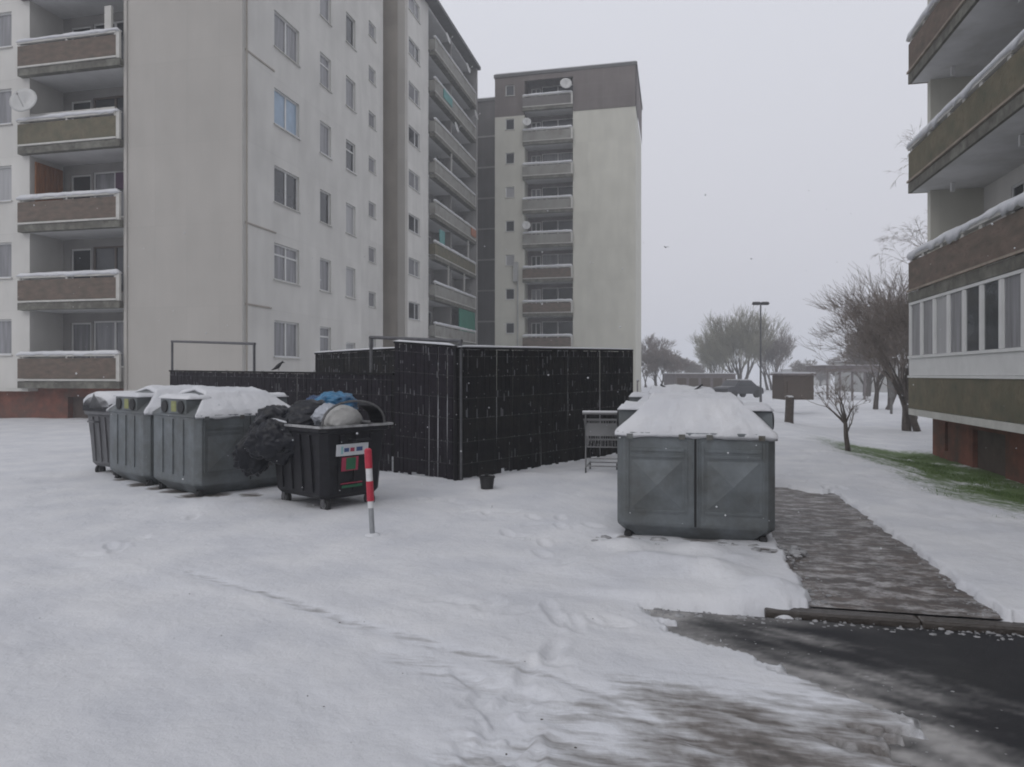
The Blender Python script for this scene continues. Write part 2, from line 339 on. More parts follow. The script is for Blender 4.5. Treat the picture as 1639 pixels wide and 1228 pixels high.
# ------------------------------------------------------------------ SETTING: ground, road, path, kerb
PATH_Z = .0
def structure(o): o['kind'] = 'structure'; return o
g = MB(); g.quad((-2500,-2500,-1.2), (2500,-2500,-1.2), (2500,2500,-1.2), (-2500,2500,-1.2))
structure(g.build('ground', M['farwall'] ))
g = MB(); g.quad((-30,-6,-.05), (14,-6,-.05), (14,5.26,-.05), (-30,5.26,-.05)); ro = structure(g.build('road', M['asphalt']))
def road_detail():
    xs = np.arange(-2.5, 6.5, .03); ys = np.arange(.8, 5.27, .03); X, Y = np.meshgrid(xs, ys)
    edge = np.interp(Y, [1.0, 2.0, 3.32, 3.55, 4.0, 4.42, 4.73, 5.05, 5.32], [1.9, 1.45, 1.12, 1.02, .93, .57, .12, -.12, -.28])
    u = X*.89 - Y*.45; v = X*.45 + Y*.89; st = fbm(u*1.5, v*5.5, 61, 6, .62); nf = fbm(X*9, Y*9, 62, 4, .6)
    d = X - edge; film = ss(1.0, .0, d + 2.0*(.5-st)) ; film = np.maximum(film, .75*ss(.25, 0, 5.26-Y+.15*(nf-.5))*ss(1.6, .4, X)); film = np.maximum(film, .5*ss(.62, .75, st)*ss(2.6, .8, d))
    film = np.clip(film*(1.9*st-.25)*(.3+1.4*nf), 0, 1)
    v_ = np.stack([X, Y, np.full(X.shape, -.046)], -1).reshape(-1, 3); nr, nc = X.shape; idx = np.arange(nr*nc).reshape(nr, nc)
    f = np.stack([idx[:-1, :-1], idx[:-1, 1:], idx[1:, 1:], idx[1:, :-1]], -1).reshape(-1, 4)
    me = bpy.data.meshes.new('wet_road'); me.from_pydata(v_.tolist(), [], f.tolist()); a = me.attributes.new('film', 'FLOAT', 'POINT'); a.data.foreach_set('value', film.ravel().astype(np.float32))
    me.materials.append(M['asphalt']); o = bpy.data.objects.new('wet_road', me); COL.objects.link(o); structure(o)
road_detail_fn = road_detail
g = MB(); g.quad((-.6,5.42,PATH_Z), (2.22,5.42,PATH_Z), (2.22,26,PATH_Z), (-.6,26,PATH_Z)); structure(g.build('footpath', M['paving']))
g = MB()
x = .62
while x < 12:
    g.box(x+.002, x+.998, 5.28, 5.41, -.2, -.004+random.uniform(-.003, .003)); x += 1.0
structure(g.build('kerb', M['kerb'], bevel=.015))

road_detail_fn()
def snow_surface():
    # polar grid round the camera: fine ahead, coarse elsewhere and far away
    fwd = math.pi/2 + YAW
    a_f = np.linspace(-R(44), R(44), 640)
    a_b = np.linspace(R(44), 2*math.pi-R(44), 90)[1:-1]
    ang = np.concatenate([a_f, a_b]) + fwd
    r = np.exp(np.linspace(math.log(1.2), math.log(60), 560)); r = np.concatenate([r, np.exp(np.linspace(math.log(62), math.log(2400), 40))])
    A, RR = np.meshgrid(ang, r); X = RR*np.cos(A); Y = RR*np.sin(A)
    near = ss(60, 35, RR)
    n_big = fbm(X*.35+5, Y*.35, 1, 4); n_mid = fbm(X*1.3, Y*1.3+9, 2, 5, .55); n_fine = fbm(X*7, Y*7, 3, 5, .6)
    # base level under the snow
    on_path = (Y > 5.34)
    kx = ss(-1.3, -.3, X)
    base = base_z(X, Y) + .05*(kx*ss(5.30, 5.42, Y) + (1-kx)*ss(3.2, 8.5, Y))
    far = ss(30, 90, RR); base = base - .45*0*far
    th = .045 + .04*(n_big-.5) + .035*(n_mid-.5) + .012*(fbm((X*.93-Y*.37)*.5, (X*.37+Y*.93)*3.2, 88, 4)-.5)*ss(7, 5, Y)*2 + .014*(n_fine-.5)*ss(30, 12, RR)
    th = th + .12*(n_big-.45)*ss(12, 40, RR)
    # ---- bare asphalt
    yc = np.array([1.0, 2.0, 3.32, 3.55, 4.0, 4.42, 4.73, 5.05, 5.32]); xc = np.array([1.9, 1.45, 1.12, 1.02, .93, .57, .12, -.12, -.28])
    edge = np.interp(Y, yc, xc)
    u = X*.89 - Y*.45; v = X*.45 + Y*.89
    stre = fbm(u*1.1, v*6.5, 11, 5, .6)
    road = Y < 5.36
    dA = (X - edge) + 1.1*(stre-.5) + .55*(n_fine-.5) + .5*(n_mid-.5)*ss(4.9, 4.3, Y)
    bareA = np.where(road, ss(-.10, .06, dA), 0)*ss(12, 9, X)
    # snow lip near kerb (snow lies on and over the kerb left of x=.95)
    lip_y = 5.06 + .36*fbm(X*2.4, X*0+2, 21, 3, .5)
    kz = ss(.98, .72, X + .25*(n_fine-.5))
    bareA = bareA*(1 - ss(lip_y-.10, lip_y+.10, Y + .10*(n_mid-.5))*kz)
    # ---- path: x .98-2.18, y to 10.6
    nl = fbm(X*2.6, Y*2.6, 31, 5, .6)
    pl = np.minimum(X - (.98 + .22*(nl-.5)), (2.16 + .16*(nl-.5)) - X)
    pl = np.minimum(pl, (10.9 - Y)*.2 + 1.2*(nl-.5)*.5)
    pat = fbm(X*1.8, Y*5.5, 41, 5, .65)
    bareP = np.where(Y > 5.36, ss(-.03, .03, pl+.10*(n_fine-.5)), 0)
    bareP = np.where((Y > 5.26) & (Y <= 5.40), ss(.80, 1.0, X+.3*(n_fine-.5)), bareP)
    # kerb right of the path stays visible as a thin dark line
    bare = np.clip(np.maximum(bareA, bareP), 0, 1)
    # ---- slush zone (dirty, wheel-worn snow)
    sl = ss(4.75, 3.3, Y + .5*(stre-.5))*ss(-1.5, .7, X + .55*(3.2-Y) + .9*(stre-.5))*road
    sl = sl*(.55+.45*ss(.1, .9, edge-X+.5*(n_mid-.5))) + .30*ss(.5, .0, edge-X+.6*(n_mid-.5))*road*ss(5.35, 4.9, Y)
    slush = np.clip(sl*(.05+1.35*stre*(.5+1.0*n_fine)), 0, 1)*.85
    th = th - .03*slush + .022*slush*(n_fine-.3)
    bareS = ss(.56, .66, stre*ss(-.5, .9, X+.4*(3.3-Y)))*ss(4.2, 3.4, Y)*road
    bare = np.maximum(bare, bareS*.9)
    # ---- wheel marks: shallow grooves
    def track(pts, w, dep, col):
        nonlocal th, slush
        P = [gp(*p) for p in pts]; d = np.full(X.shape, 1e9); tt = np.zeros(X.shape)
        for a, b in zip(P, P[1:]):
            ax, ay, bx, by = a.x, a.y, b.x, b.y; L2 = (bx-ax)**2+(by-ay)**2
            t = np.clip(((X-ax)*(bx-ax)+(Y-ay)*(by-ay))/L2, 0, 1)
            d = np.minimum(d, np.hypot(X-ax-t*(bx-ax), Y-ay-t*(by-ay)))
        d = np.abs(d + .05*(n_fine-.5) + .07*(n_mid-.5))
        k = np.exp(-(d/w)**2); th = th - dep*k 
        slush = np.maximum(slush, col*k*(.4+1.0*n_fine))
    track([(300, 915), (440, 955), (600, 1005), (790, 1052), (960, 1110), (1150, 1200)], .07, .012, .26)
    track([(60, 990), (330, 1090), (500, 1150), (640, 1215)], .12, .008, .08)
    track([(640, 1045), (860, 1120), (1010, 1200)], .16, .006, .22)
    track([(0, 880), (250, 935), (520, 1010), (760, 1090), (960, 1200)], .16, .010, .05)
    track([(180, 1000), (420, 1075), (640, 1160), (760, 1225)], .14, .012, .06)
    track([(820, 900), (960, 935), (1060, 985)], .20, .012, .10)
    def smudge(px, py, rad, k):
        nonlocal slush, th
        p = gp(px, py); d = np.hypot(X-p.x, Y-p.y) + .5*rad*(n_fine-.5)+.5*rad*(n_mid-.5); q = ss(rad, rad*.3, d)
        slush = np.maximum(slush, k*q); th = th - .012*q
    for q in ((312, 799, .34, .75), (285, 791, .34, .75), (255, 785, .25, .6), (228, 780, .32, .75), (200, 772, .25, .6), (345, 797, .3, .7), (400, 796, .25, .5), (515, 812, .3, .3), (470, 802, .3, .35), (580, 800, .3, .3), (1000, 866, .12, .5), (1225, 888, .16, .8), (1120, 866, .3, .45)): smudge(*q)
    # ---- heaps: by the front container, along fence foot, below bins
    def heap(px, py, rad, h, ell=1.0):
        nonlocal th
        p = gp(px, py); d = np.hypot((X-p.x)*ell, Y-p.y)
        th = th + .6*h*ss(rad, 0, d + .5*rad*(n_fine-.5)+.6*rad*(n_mid-.5))*(.6+.8*n_fine)
    for q in ((1030, 905, .42, .12), (1090, 915, .5, .15), (1150, 925, .45, .12), (1210, 950, .4, .10), (1000, 880, .35, .10), (1120, 888, .35, .12), (1180, 905, .3, .08), (1245, 955, .3, .08)): heap(*q)
    for q in ((330, 815, .5, .07), (420, 812, .5, .08), (250, 800, .5, .05), (640, 752, .6, .16), (665, 748, .7, .14), (725, 768, .45, .09), (850, 770, .8, .12), (950, 765, .8, .10), (900, 800, 1.0, .06)): heap(*q)
    # footprints near the bins and fence
    rs = np.random.RandomState(5)
    for (x0, y0, x1, y1, k) in ((640, 800, 980, 860, 16), (760, 1215, 880, 1040, 16), (840, 1220, 760, 1090, 14), (1000, 1000, 700, 960, 10), (1260, 720, 1420, 860, 14), (1300, 700, 1340, 690, 5), (130, 900, 300, 830, 10), (900, 900, 700, 790, 12), (1240, 770, 1330, 720, 8), (300, 1000, 200, 850, 0)):
        for i in range(k):
            t = i/max(1, k-1); p = gp(x0+(x1-x0)*t+rs.uniform(-14, 14), y0+(y1-y0)*t+rs.uniform(-10, 10))
            a_ = rs.uniform(0, 3.1); dx = X-p.x; dy = Y-p.y
            e = np.hypot((dx*math.cos(a_)+dy*math.sin(a_))/.14, (-dx*math.sin(a_)+dy*math.cos(a_))/.055)
            th = th - .020*np.exp(-e**4) + .005*np.exp(-((e-1.4)/.4)**2)
    # small grassy patches in the snow, right-hand lawn
    turf = ss(2.5, 4.0, X)*ss(34, 9, RR)*.31 + ss(1.0, 0, np.abs(X-5.6)/2.9)*ss(21.5, 19.5, Y)*ss(8.5, 11, Y)*1.5*np.clip(fbm(X*1.6, Y*1.6, 77, 5, .7)-.16, 0, 1)
    turf = np.clip(turf + .12*ss(2.2, 3, X)*ss(13, 18, Y)*ss(40, 24, Y), 0, 1)
    th = th - .03*ss(.3, .5, turf)
    # uneven lawn
    th = th + (.05*(n_mid-.5) + .03*(n_fine-.5))*ss(2.2, 3.2, X)*ss(4, 6, Y)*near
    th = np.maximum(th, .012)
    Z = base + th*(1-bare) - .06*bare - np.where(bare > .5, .02, 0)
    Z = np.where(RR > 60, base_z(X, Y) + .02, Z)
    nr, na = X.shape
    v = np.stack([X, Y, Z], -1).reshape(-1, 3)
    idx = np.arange(nr*na).reshape(nr, na); nx = np.roll(idx, -1, axis=1)
    f = np.stack([idx[:-1], idx[1:], nx[1:], nx[:-1]], -1).reshape(-1, 4)
    # centre disc
    cidx = len(v); v = np.vstack([v, [[0, 0, .04]]])
    tri = np.stack([np.full(na, cidx), idx[0], nx[0]], -1)
    me = bpy.data.meshes.new('snow')
    nv = len(v); nq = len(f); ntri = len(tri)
    me.vertices.add(nv); me.vertices.foreach_set('co', v.ravel())
    me.loops.add(nq*4+ntri*3); me.loops.foreach_set('vertex_index', np.concatenate([f.ravel(), tri.ravel()]).astype(np.int32))
    me.polygons.add(nq+ntri)
    ls = np.concatenate([np.arange(nq)*4, nq*4+np.arange(ntri)*3]).astype(np.int32)
    me.polygons.foreach_set('loop_start', ls)
    me.update(calc_edges=True); me.validate()
    for nm, arr in (('slush', slush), ('turf', turf)):
        a = me.attributes.new(nm, 'FLOAT', 'POINT'); a.data.foreach_set('value', np.concatenate([arr.ravel(), [0]]).astype(np.float32))
    me.materials.append(M['snow_ground']); me.shade_smooth()
    if me.polygons[0].normal.z < 0: me.flip_normals()
    o = bpy.data.objects.new('snow_cover', me); COL.objects.link(o); structure(o)
    return o
snow_surface()

# ------------------------------------------------------------------ facades
class Facade:
    def __init__(s, o, u, n): s.o = Vector((*o, 0)); s.u = Vector((*u, 0)); s.n = Vector((*n, 0))
    def p(s, u, d, z): q = s.o + s.u*u + s.n*d; return (q.x, q.y, z)
    def box(s, mb, u0, u1, d0, d1, z0, z1):
        mb.hexa([s.p(u0,d1,z0), s.p(u1,d1,z0), s.p(u1,d0,z0), s.p(u0,d0,z0), s.p(u0,d1,z1), s.p(u1,d1,z1), s.p(u1,d0,z1), s.p(u0,d0,z1)])
    def holes(s, mb, u0, u1, z0, z1, hs, depth=.18, d=0):
        us = sorted(set([u0, u1] + [h[0] for h in hs] + [h[1] for h in hs])); us = [q for q in us if u0 <= q <= u1]
        zs = sorted(set([z0, z1] + [h[2] for h in hs] + [h[3] for h in hs])); zs = [q for q in zs if z0 <= q <= z1]
        for i in range(len(us)-1):
            for j in range(len(zs)-1):
                cu = (us[i]+us[i+1])/2; cz = (zs[j]+zs[j+1])/2
                if any(h[0] < cu < h[1] and h[2] < cz < h[3] for h in hs): continue
                mb.quad(s.p(us[i],d,zs[j]), s.p(us[i+1],d,zs[j]), s.p(us[i+1],d,zs[j+1]), s.p(us[i],d,zs[j+1]))
        for a, b, c, e in hs:
            mb.quad(s.p(a,d,c), s.p(a,d,e), s.p(a,d-depth,e), s.p(a,d-depth,c))
            mb.quad(s.p(b,d,c), s.p(b,d-depth,c), s.p(b,d-depth,e), s.p(b,d,e))
            mb.quad(s.p(a,d,c), s.p(a,d-depth,c), s.p(b,d-depth,c), s.p(b,d,c))
            mb.quad(s.p(a,d,e), s.p(b,d,e), s.p(b,d-depth,e), s.p(a,d-depth,e))
rw = random.Random(11)
def window(F, root, u0, u1, z0, z1, d=0, depth=.14, mull=(), glass='glass', frame='frame', sill=True, snow=False, transom=None):
    mb = MB(); t = .06; D0 = d-depth; D1 = D0+.06
    F.box(mb, u0, u1, D0, D1, z0, z0+t); F.box(mb, u0, u1, D0, D1, z1-t, z1)
    F.box(mb, u0, u0+t, D0, D1, z0+t, z1-t); F.box(mb, u1-t, u1, D0, D1, z0+t, z1-t)
    for m in mull: F.box(mb, m-.045, m+.045, D0, D1, z0+t, z1-t)
    if transom: F.box(mb, u0+t, u1-t, D0, D1-.004, transom-.03, transom+.03)
    w = mb.build('window', M[frame], root)
    gl = MB(); F.box(gl, u0+t*.5, u1-t*.5, D0+.008, D0+.028, z0+t*.5, z1-t*.5); gl.build('pane', M[glass], w)
    if sill:
        s_ = MB(); F.box(s_, u0-.06, u1+.06, D1, d+.06, z0-.035, z0-.003); s_.build('sill', M['trim'], w)
        if snow:
            s_ = MB(); F.box(s_, u0-.03, u1+.03, D1, d+.045, z0-.003, z0+.03); s_.build('snow', M['snow'], w)
    return w
def rnd_glass(w=(5, 3, 2)): return rw.choices(['glass', 'glass_mid', 'glass_pale'], w)[0]
def lumpy_snow(F, u0, u1, d0, d1, z0, h, seed=0, step=.12, droop=.05, name='snow', parent=None, skip=None):
    """a soft snow roll on a rail: top and front surface wander"""
    mb = MB(); n = max(2, int((u1-u0)/step)); k = 0; rings = []
    for i in range(n+1):
        u = u0+(u1-u0)*i/n; a = fbm(np.array([u*1.7+seed*3.1]), np.array([seed*1.3]), 5, 3)[0]; b = fbm(np.array([u*4.1+seed*7.7]), np.array([seed*2.3]), 9, 3)[0]
        hh = h*(.72+.6*a); e = .25 if i in (0, n) else 1; hh *= e
        lo = z0 - droop*max(0, b-.45)*4
        rings.append([F.p(u,d1+.02,lo), F.p(u,d1+.015,z0+hh*.6), F.p(u,(d0*.35+d1*.65),z0+hh), F.p(u,d0,z0+hh*.8), F.p(u,d0,z0)])
    mb.rings(rings)
    return mb.build(name, M['snow'], parent, smooth=True)

def balcony(F, root, u0, u1, z0, proj=.12, th=.25, pm='panel', seed=0, rail=True, endpost=True, snowh=.125):
    """slab edge, parapet panel, rail with snow; z0 is the slab underside"""
    mb = MB(); F.box(mb, u0, u1, 0.0, proj, z0, z0+th); b = mb.build('balcony', M['band'], root)
    m = MB(); F.box(m, u0+.003, u1-.12, proj-.03, proj+.035, z0+th+.015, z0+th+.075); m.build('drip_ledge', M['trim'], b)
    m = MB(); F.box(m, u0, u1-.14, proj-.06, proj, z0+th+.09, z0+1.06)
    F.box(m, u0, u0+.06, 0, proj-.063, z0+th+.09, z0+1.06)
    m.build('parapet', M[pm], b)
    m = MB()
    if endpost:
        F.box(m, u1-.137, u1-.002, proj-.08, proj+.01, z0+th, z0+1.2)
    k = max(2, int((u1-u0)/1.9))
    for i in range(k+1):
        uu = u0+.05+(u1-u0-.28)*i/k; F.box(m, uu, uu+.08, proj-.05, proj-.005, z0+1.06, z0+1.13)
    if rail: F.box(m, u0-.01, u1-.14, proj-.09, proj+.03, z0+1.13, z0+1.2)
    m.build('rail', M['trim'], b)
    if rail: lumpy_snow(F, u0-.02, u1-.02, proj-.15, proj+.03, z0+1.2, snowh, seed, parent=b)
    return b
def dish(F, root, u, d, z, r=.4, name='satellite_dish'):
    mb = MB(); c = F.p(u, d, z); n = F.n.copy(); n = (n + Vector((.25,0,.3))).normalized(); a = n.orthogonal().normalized(); b_ = n.cross(a); c = Vector(c)
    rg = []
    for k, rr in ((0, .02), (.12, .4), (.22, .75), (.28, 1.0)):
        rg.append([tuple(c + n*(k*r) + (a*math.cos(t)+b_*math.sin(t))*(rr*r)) for t in [2*math.pi*i/20 for i in range(20)]])
    rg2 = [[tuple(Vector(p)-n*.02) for p in q] for q in reversed(rg)]
    mb.rings(rg+rg2, cap=False)
    mb.tube(c - n*.02, c - n*.35 - Vector((0,0,.1)), .02)
    mb.tube(c + n*.05 - Vector((0,0,r*.6)), c + n*r*1.0, .012); mb.ball(tuple(c+n*r*1.0), .05)
    return mb.build(name, M['dish'], root, smooth=True)

def slab_snowroof(root, x0, x1, y0, y1, z):
    m = MB(); m.box(x0, x1, y0, y1, z, z+.25); r = m.build('roof', M['roof'], root)
    m = MB(); m.box(x0+.1, x1-.1, y0+.1, y1-.1, z+.25, z+.36); m.build('snow', M['snow'], r)

# ================================================================== LEFT TOWER
def left_tower():
    X0, X1, Y0, Y1 = -36.0, -14.05, 21.2, 30.4; ZB = 1.17; N = 9; TOP = 27.1
    root = empty('apartment_tower', (X1, Y0, 0), 0, 'pale apartment tower on the left with brown snowy balconies beside a blank beige wall', 'apartment building')
    root.location = (0, 0, 0)
    F = Facade((0, Y0), (1, 0), (0, -1)); G = Facade((X1, 0), (0, 1), (1, 0))
    bu0, bu1 = -22.7, -18.68
    zl = [ZB+2.8*k for k in range(N)]
    wins = [(-26.0, -23.5, z+1.2, z+2.5) for z in zl] + [(-30.4, -28.4, z+1.2, z+2.5) for z in zl]
    m = MB(); F.holes(m, X0, bu0, ZB, TOP, wins, .16)
    m.quad(F.p(bu0,0,ZB), F.p(bu0,0,TOP), F.p(bu0,-1.45,TOP), F.p(bu0,-1.45,ZB))
    m.build('wall', M['wall'], root)
    m = MB(); F.holes(m, bu1, X1, 0-.3, TOP, [], .16)
    m.quad(F.p(bu1,0,ZB), F.p(bu1,0,TOP), F.p(bu1,-1.45,TOP), F.p(bu1,-1.45,ZB))
    F.box(m, bu1, bu1+.12, 0.003, .05, .9, TOP); F.box(m, X1-.12, X1-.002, .003, .04, -.2, TOP)
    m.build('gable_wall', M['gable'], root)
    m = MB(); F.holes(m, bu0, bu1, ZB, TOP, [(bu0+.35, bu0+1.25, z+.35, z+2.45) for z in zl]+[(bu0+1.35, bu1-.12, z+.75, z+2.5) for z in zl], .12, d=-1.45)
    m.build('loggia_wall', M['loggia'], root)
    for a, b, c, d_ in wins: window(F, root, a, b, c, d_, mull=((a+b)/2,), glass=rnd_glass((3, 4, 3)), snow=True)
    for k, z in enumerate(zl):
        window(F, root, bu0+.35, bu0+1.25, z+.35, z+2.45, d=-1.45, depth=.1, glass=['glass_mid','glass','glass','glass','glass'][k%5], sill=False)
        window(F, root, bu0+1.35, bu1-.12, z+.75, z+2.5, d=-1.45, depth=.1, mull=(bu0+2.3, bu0+3.2), glass=['glass_mid', 'glass', 'glass_mid', 'glass', 'glass'][k%5], sill=False, frame=['frame','frame_brown'][k%2])
    m = MB()
    for z in zl+[ZB+2.8*N]: m = MB(); F.box(m, bu0+.002, bu1-.002, -1.447, -.002, z, z+.16); m.build('floor_slab', M['soffit'], root)
    for k, z in enumerate(zl):
        balcony(F, root, bu0-.30, bu1-.02, z, pm=['panel', 'panel', 'panel', 'panel_olive', 'panel', 'panel', 'panel_olive', 'panel', 'panel'][k], seed=k+1, proj=.22)
    # orange wooden privacy screen on third floor, curtains
    m = MB(); 
    for i in range(8): F.box(m, bu0+.10, bu0+.14, -1.3+i*.15, -1.17+i*.15, zl[2]+.2, zl[2]+2.6)
    m.build('privacy_screen', M['wood_orange'], root)
    m = MB(); F.box(m, bu1-1.6, bu1-.5, -1.42, -1.36, zl[2]+1.8, zl[2]+2.4); m.build('curtain', M['curtain_purple'], root)
    m = MB()
    for kk in (3,):
        F.box(m, bu0+.05, bu1-.4, -.10, .02, zl[kk]+1.36, zl[kk]+1.46)
    m.build('washing_rail', M['trim'], root)
    dish(F, root, bu0+.25, .4, zl[3]+1.75, .48)
    m = MB(); F.box(m, bu1-.65, bu1-.38, .1, .2, zl[4]+1.15, zl[4]+2.1); m.build('weather_board', M['trim'], root)
    # plinth
    m = MB(); F.holes(m, X0, bu1-.002, -.6, ZB, [(-21.4, -20.4, -.1, .85), (-27, -26.2, .3, .8)], .25, d=-.35); m.build('plinth', M['red'], root)
    for q in ((-21.4, -20.4, -.1, .85), (-27, -26.2, .3, .8)): m = MB(); F.box(m, q[0], q[1], -.62, -.58, q[2], q[3]); m.build('plinth_panel', M['plinth_grey'], root)
    m = MB(); F.box(m, X0, bu0-.003, -.5, .06, ZB-.12, ZB-.002); m.build('ledge', M['trim'], root)
    # side facade
    cols = [(23.1, 24.85, (24.0,)), (26.5, 27.45, ()), (28.85, 29.8, ())]
    hs = []
    for (a, b, mu) in cols:
        for k in range(N):
            z = ZB+2.8*k
            if k == 0 and a > 28: hs.append((a, b, z+1.2, z+1.9, mu, k))
            else: hs.append((a, b, z+1.12, z+2.45, mu, k))
    m = MB(); G.holes(m, Y0, Y1, -.3, TOP, [h[:4] for h in hs], .16)
    m.quad(G.p(Y1,0,-.3), G.p(Y1,-4,-.3), G.p(Y1,-4,TOP), G.p(Y1,0,TOP))
    m.build('wall', M['wall'], root)
    for i, (a, b, c, d_, mu, k) in enumerate(hs):
        gl = rnd_glass((3, 4, 3)); 
        if (round(a), k) == (23, 3): gl = 'glass_blue'
        if (round(a, 1) == 26.5 and k == 2): gl = 'glass'
        if (round(a) == 29 and k == 3): gl = 'glass'
        window(G, root, a, b, c, d_, mull=mu, glass=gl, snow=(i % 3 == 0), transom=(d_-.4 if i % 4 == 1 else None))
    # thin projecting cable ducts / joint lips seen on the side wall
    m = MB(); G.box(m, Y0+.1, Y0+1.9, .003, .03, 12.55, 12.6); G.box(m, Y0+.1, Y0+1.7, .003, .03, 4.0, 4.06); G.box(m, Y0+.1, Y0+2.0, .003, .03, 6.75, 6.8)
    m.build('joint_strip', M['taupe'], root)
    m = MB(); m.tube(G.p(Y0+.12, .06, -.2), G.p(Y0+.12, .06, TOP-.1), .03); m.build('downpipe', M['taupe'], root)
    # recessed connecting wing with stair windows
    XC = -17.5
    H = Facade((XC, 0), (0, 1), (1, 0)); m = MB()
    hw = [(38.9, 39.9, 2.0+2.66*k+1.0, 2.0+2.66*k+1.9) for k in range(9)]
    H.holes(m, Y1-1, 41.0, -.3, TOP, hw, .16); m.build('stair_wall', M['wall'], root)
    for h in hw: window(H, root, *h, glass='glass_mid', sill=True)
    m = MB(); m.box(X0, XC-.3, Y1+.01, 40.9, -.3, TOP-.1); m.box(X0+.01, X1-.35, 22.9, Y1-.01, -.3, TOP-.1); m.build('core', M['taupe'], root)
    slab_snowroof(root, X0-.1, X1+.1, Y0-.1, Y1+.1, TOP); slab_snowroof(root, X0-.1, XC+.1, Y1+.12, 40.98, TOP-.2)
left_tower()

# ================================================================== SECOND (rear left) SLAB BLOCK
def rear_block():
    XF, Y0, Y1 = -16.4, 41.9, 56.9; ZB = 1.17; N = 9; TOP = 26.9
    root = empty('apartment_block', (0, 0, 0), 0, 'apartment block behind the left tower, receding balconies with a green screen low down', 'apartment building')
    F = Facade((0, Y0), (1, 0), (0, -1)); G = Facade((XF, 0), (0, 1), (1, 0))
    m = MB(); F.holes(m, -30, XF-.5, -.3, TOP, [], .1); m.build('end_wall', M['taupe'], root)
    m = MB(); F.box(m, XF-.5, XF-.001, -.4, .04, -.3, TOP); m.build('end_pilaster', M['gable'], root)
    zl = [ZB+2.8*k for k in range(N)]
    m = MB(); hs = [(42.5, 44.5, z+1.25, z+2.35) for z in zl]
    G.holes(m, Y0+.4, 46.2, -.3, TOP, hs, .16); m.build('wall', M['wall'], root)
    for i, h in enumerate(hs): window(G, root, *h, mull=(43.8,), glass=('glass' if i % 2 else 'glass_mid'), snow=True)
    # loggia recess
    m = MB(); op = []
    for z in zl:
        for c in (46.7, 51.6): op += [(c+.2, c+1.1, z+.3, z+2.4), (c+1.3, c+4.1, z+1.0, z+2.4)]
    G.holes(m, 46.2, Y1, ZB, TOP, op, .1, d=-1.4)
    m.quad(G.p(46.2,0,ZB), G.p(46.2,-1.4,ZB), G.p(46.2,-1.4,TOP), G.p(46.2,0,TOP))
    G.box(m, 51.2, 51.4, -1.39, .0, ZB, TOP)
    G.box(m, Y1-.3, Y1, -1.39, .5, -.3, TOP)
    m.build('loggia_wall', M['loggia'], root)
    for i, h in enumerate(op): window(G, root, *h, d=-1.4, depth=.08, glass=rnd_glass((6, 3, 1)), sill=False)
    m = MB()
    for z in zl+[TOP-.2]: m = MB(); G.box(m, 46.203, Y1-.303, -1.397, -.003, z, z+.16); m.build('floor_slab', M['soffit'], root)
    mats = ['panel_grey', 'panel_grey', 'panel_grey', 'panel_olive', 'panel_grey', 'panel_grey', 'panel_grey', 'panel_grey', 'panel_grey']
    for k, z in enumerate(zl): balcony(G, root, 46.3, Y1-.32, z, proj=.45, pm=mats[k], seed=20+k, snowh=.14, endpost=True)
    m = MB(); G.box(m, 52.0, Y1-.6, .36, .44, zl[1]+.45, zl[1]+2.75); m.build('green_screen', M['green_screen'], root)
    m = MB(); G.box(m, 47.6, 48.7, .30, .36, zl[3]+1.3, zl[3]+2.3); m.build('teal_blind', M['teal'], root)
    m = MB(); G.box(m, 55.0, Y1-.5, .47, .52, zl[4]+.5, zl[4]+1.1); m.build('orange_cloth', M['orange'], root)
    m = MB(); G.box(m, 48.0, 50.0, .47, .52, zl[7]+.5, zl[7]+1.1); m.build('teal_cloth', M['teal'], root)
    m = MB()
    for (a, z) in ((49.5, zl[2]), (53.5, zl[2]), (54.6, zl[3]), (50.2, zl[5])): G.box(m, a, a+.07, .3, .4, z+1.2, z+2.8)
    m.build('balcony_post', M['trim'], root)
    for k, a in ((8, 48), (8, 53), (7, 55.3), (6, 50)): dish(G, root, a, .75, zl[k]+1.8, .4)
    # evergreen pots and clutter behind the parapets
    for k, a in ((3, 54.5), (4, 53), (5, 48.0), (4, 48.5), (2, 54.9), (7, 54)):
        m = MB(); rr = random.Random(k*7+int(a)); p = G.p(a, .15, zl[k]+1.35)
        for i in range(160):
            q = Vector(p)+Vector((rr.gauss(0,.14), rr.gauss(0,.28), rr.gauss(0,.28))); s_ = .05
            d1 = Vector((rr.uniform(-1,1), rr.uniform(-1,1), rr.uniform(-1,1)))*s_; d2 = Vector((rr.uniform(-1,1), rr.uniform(-1,1), rr.uniform(-1,1)))*s_
            m.quad(q, q+d1, q+d1+d2, q+d2)
        m.build('balcony_plant', M['needles'], root)
    m = MB(); m.box(-30, XF-1.6, Y0+.05, Y1-.02, -.3, TOP-.1); m.build('core', M['taupe'], root)
    slab_snowroof(root, -30.1, XF+.75, Y0-.15, Y1+.1, TOP)
M['needles'] = mat('dark_needles', (.03, .042, .025), .8)
rear_block()

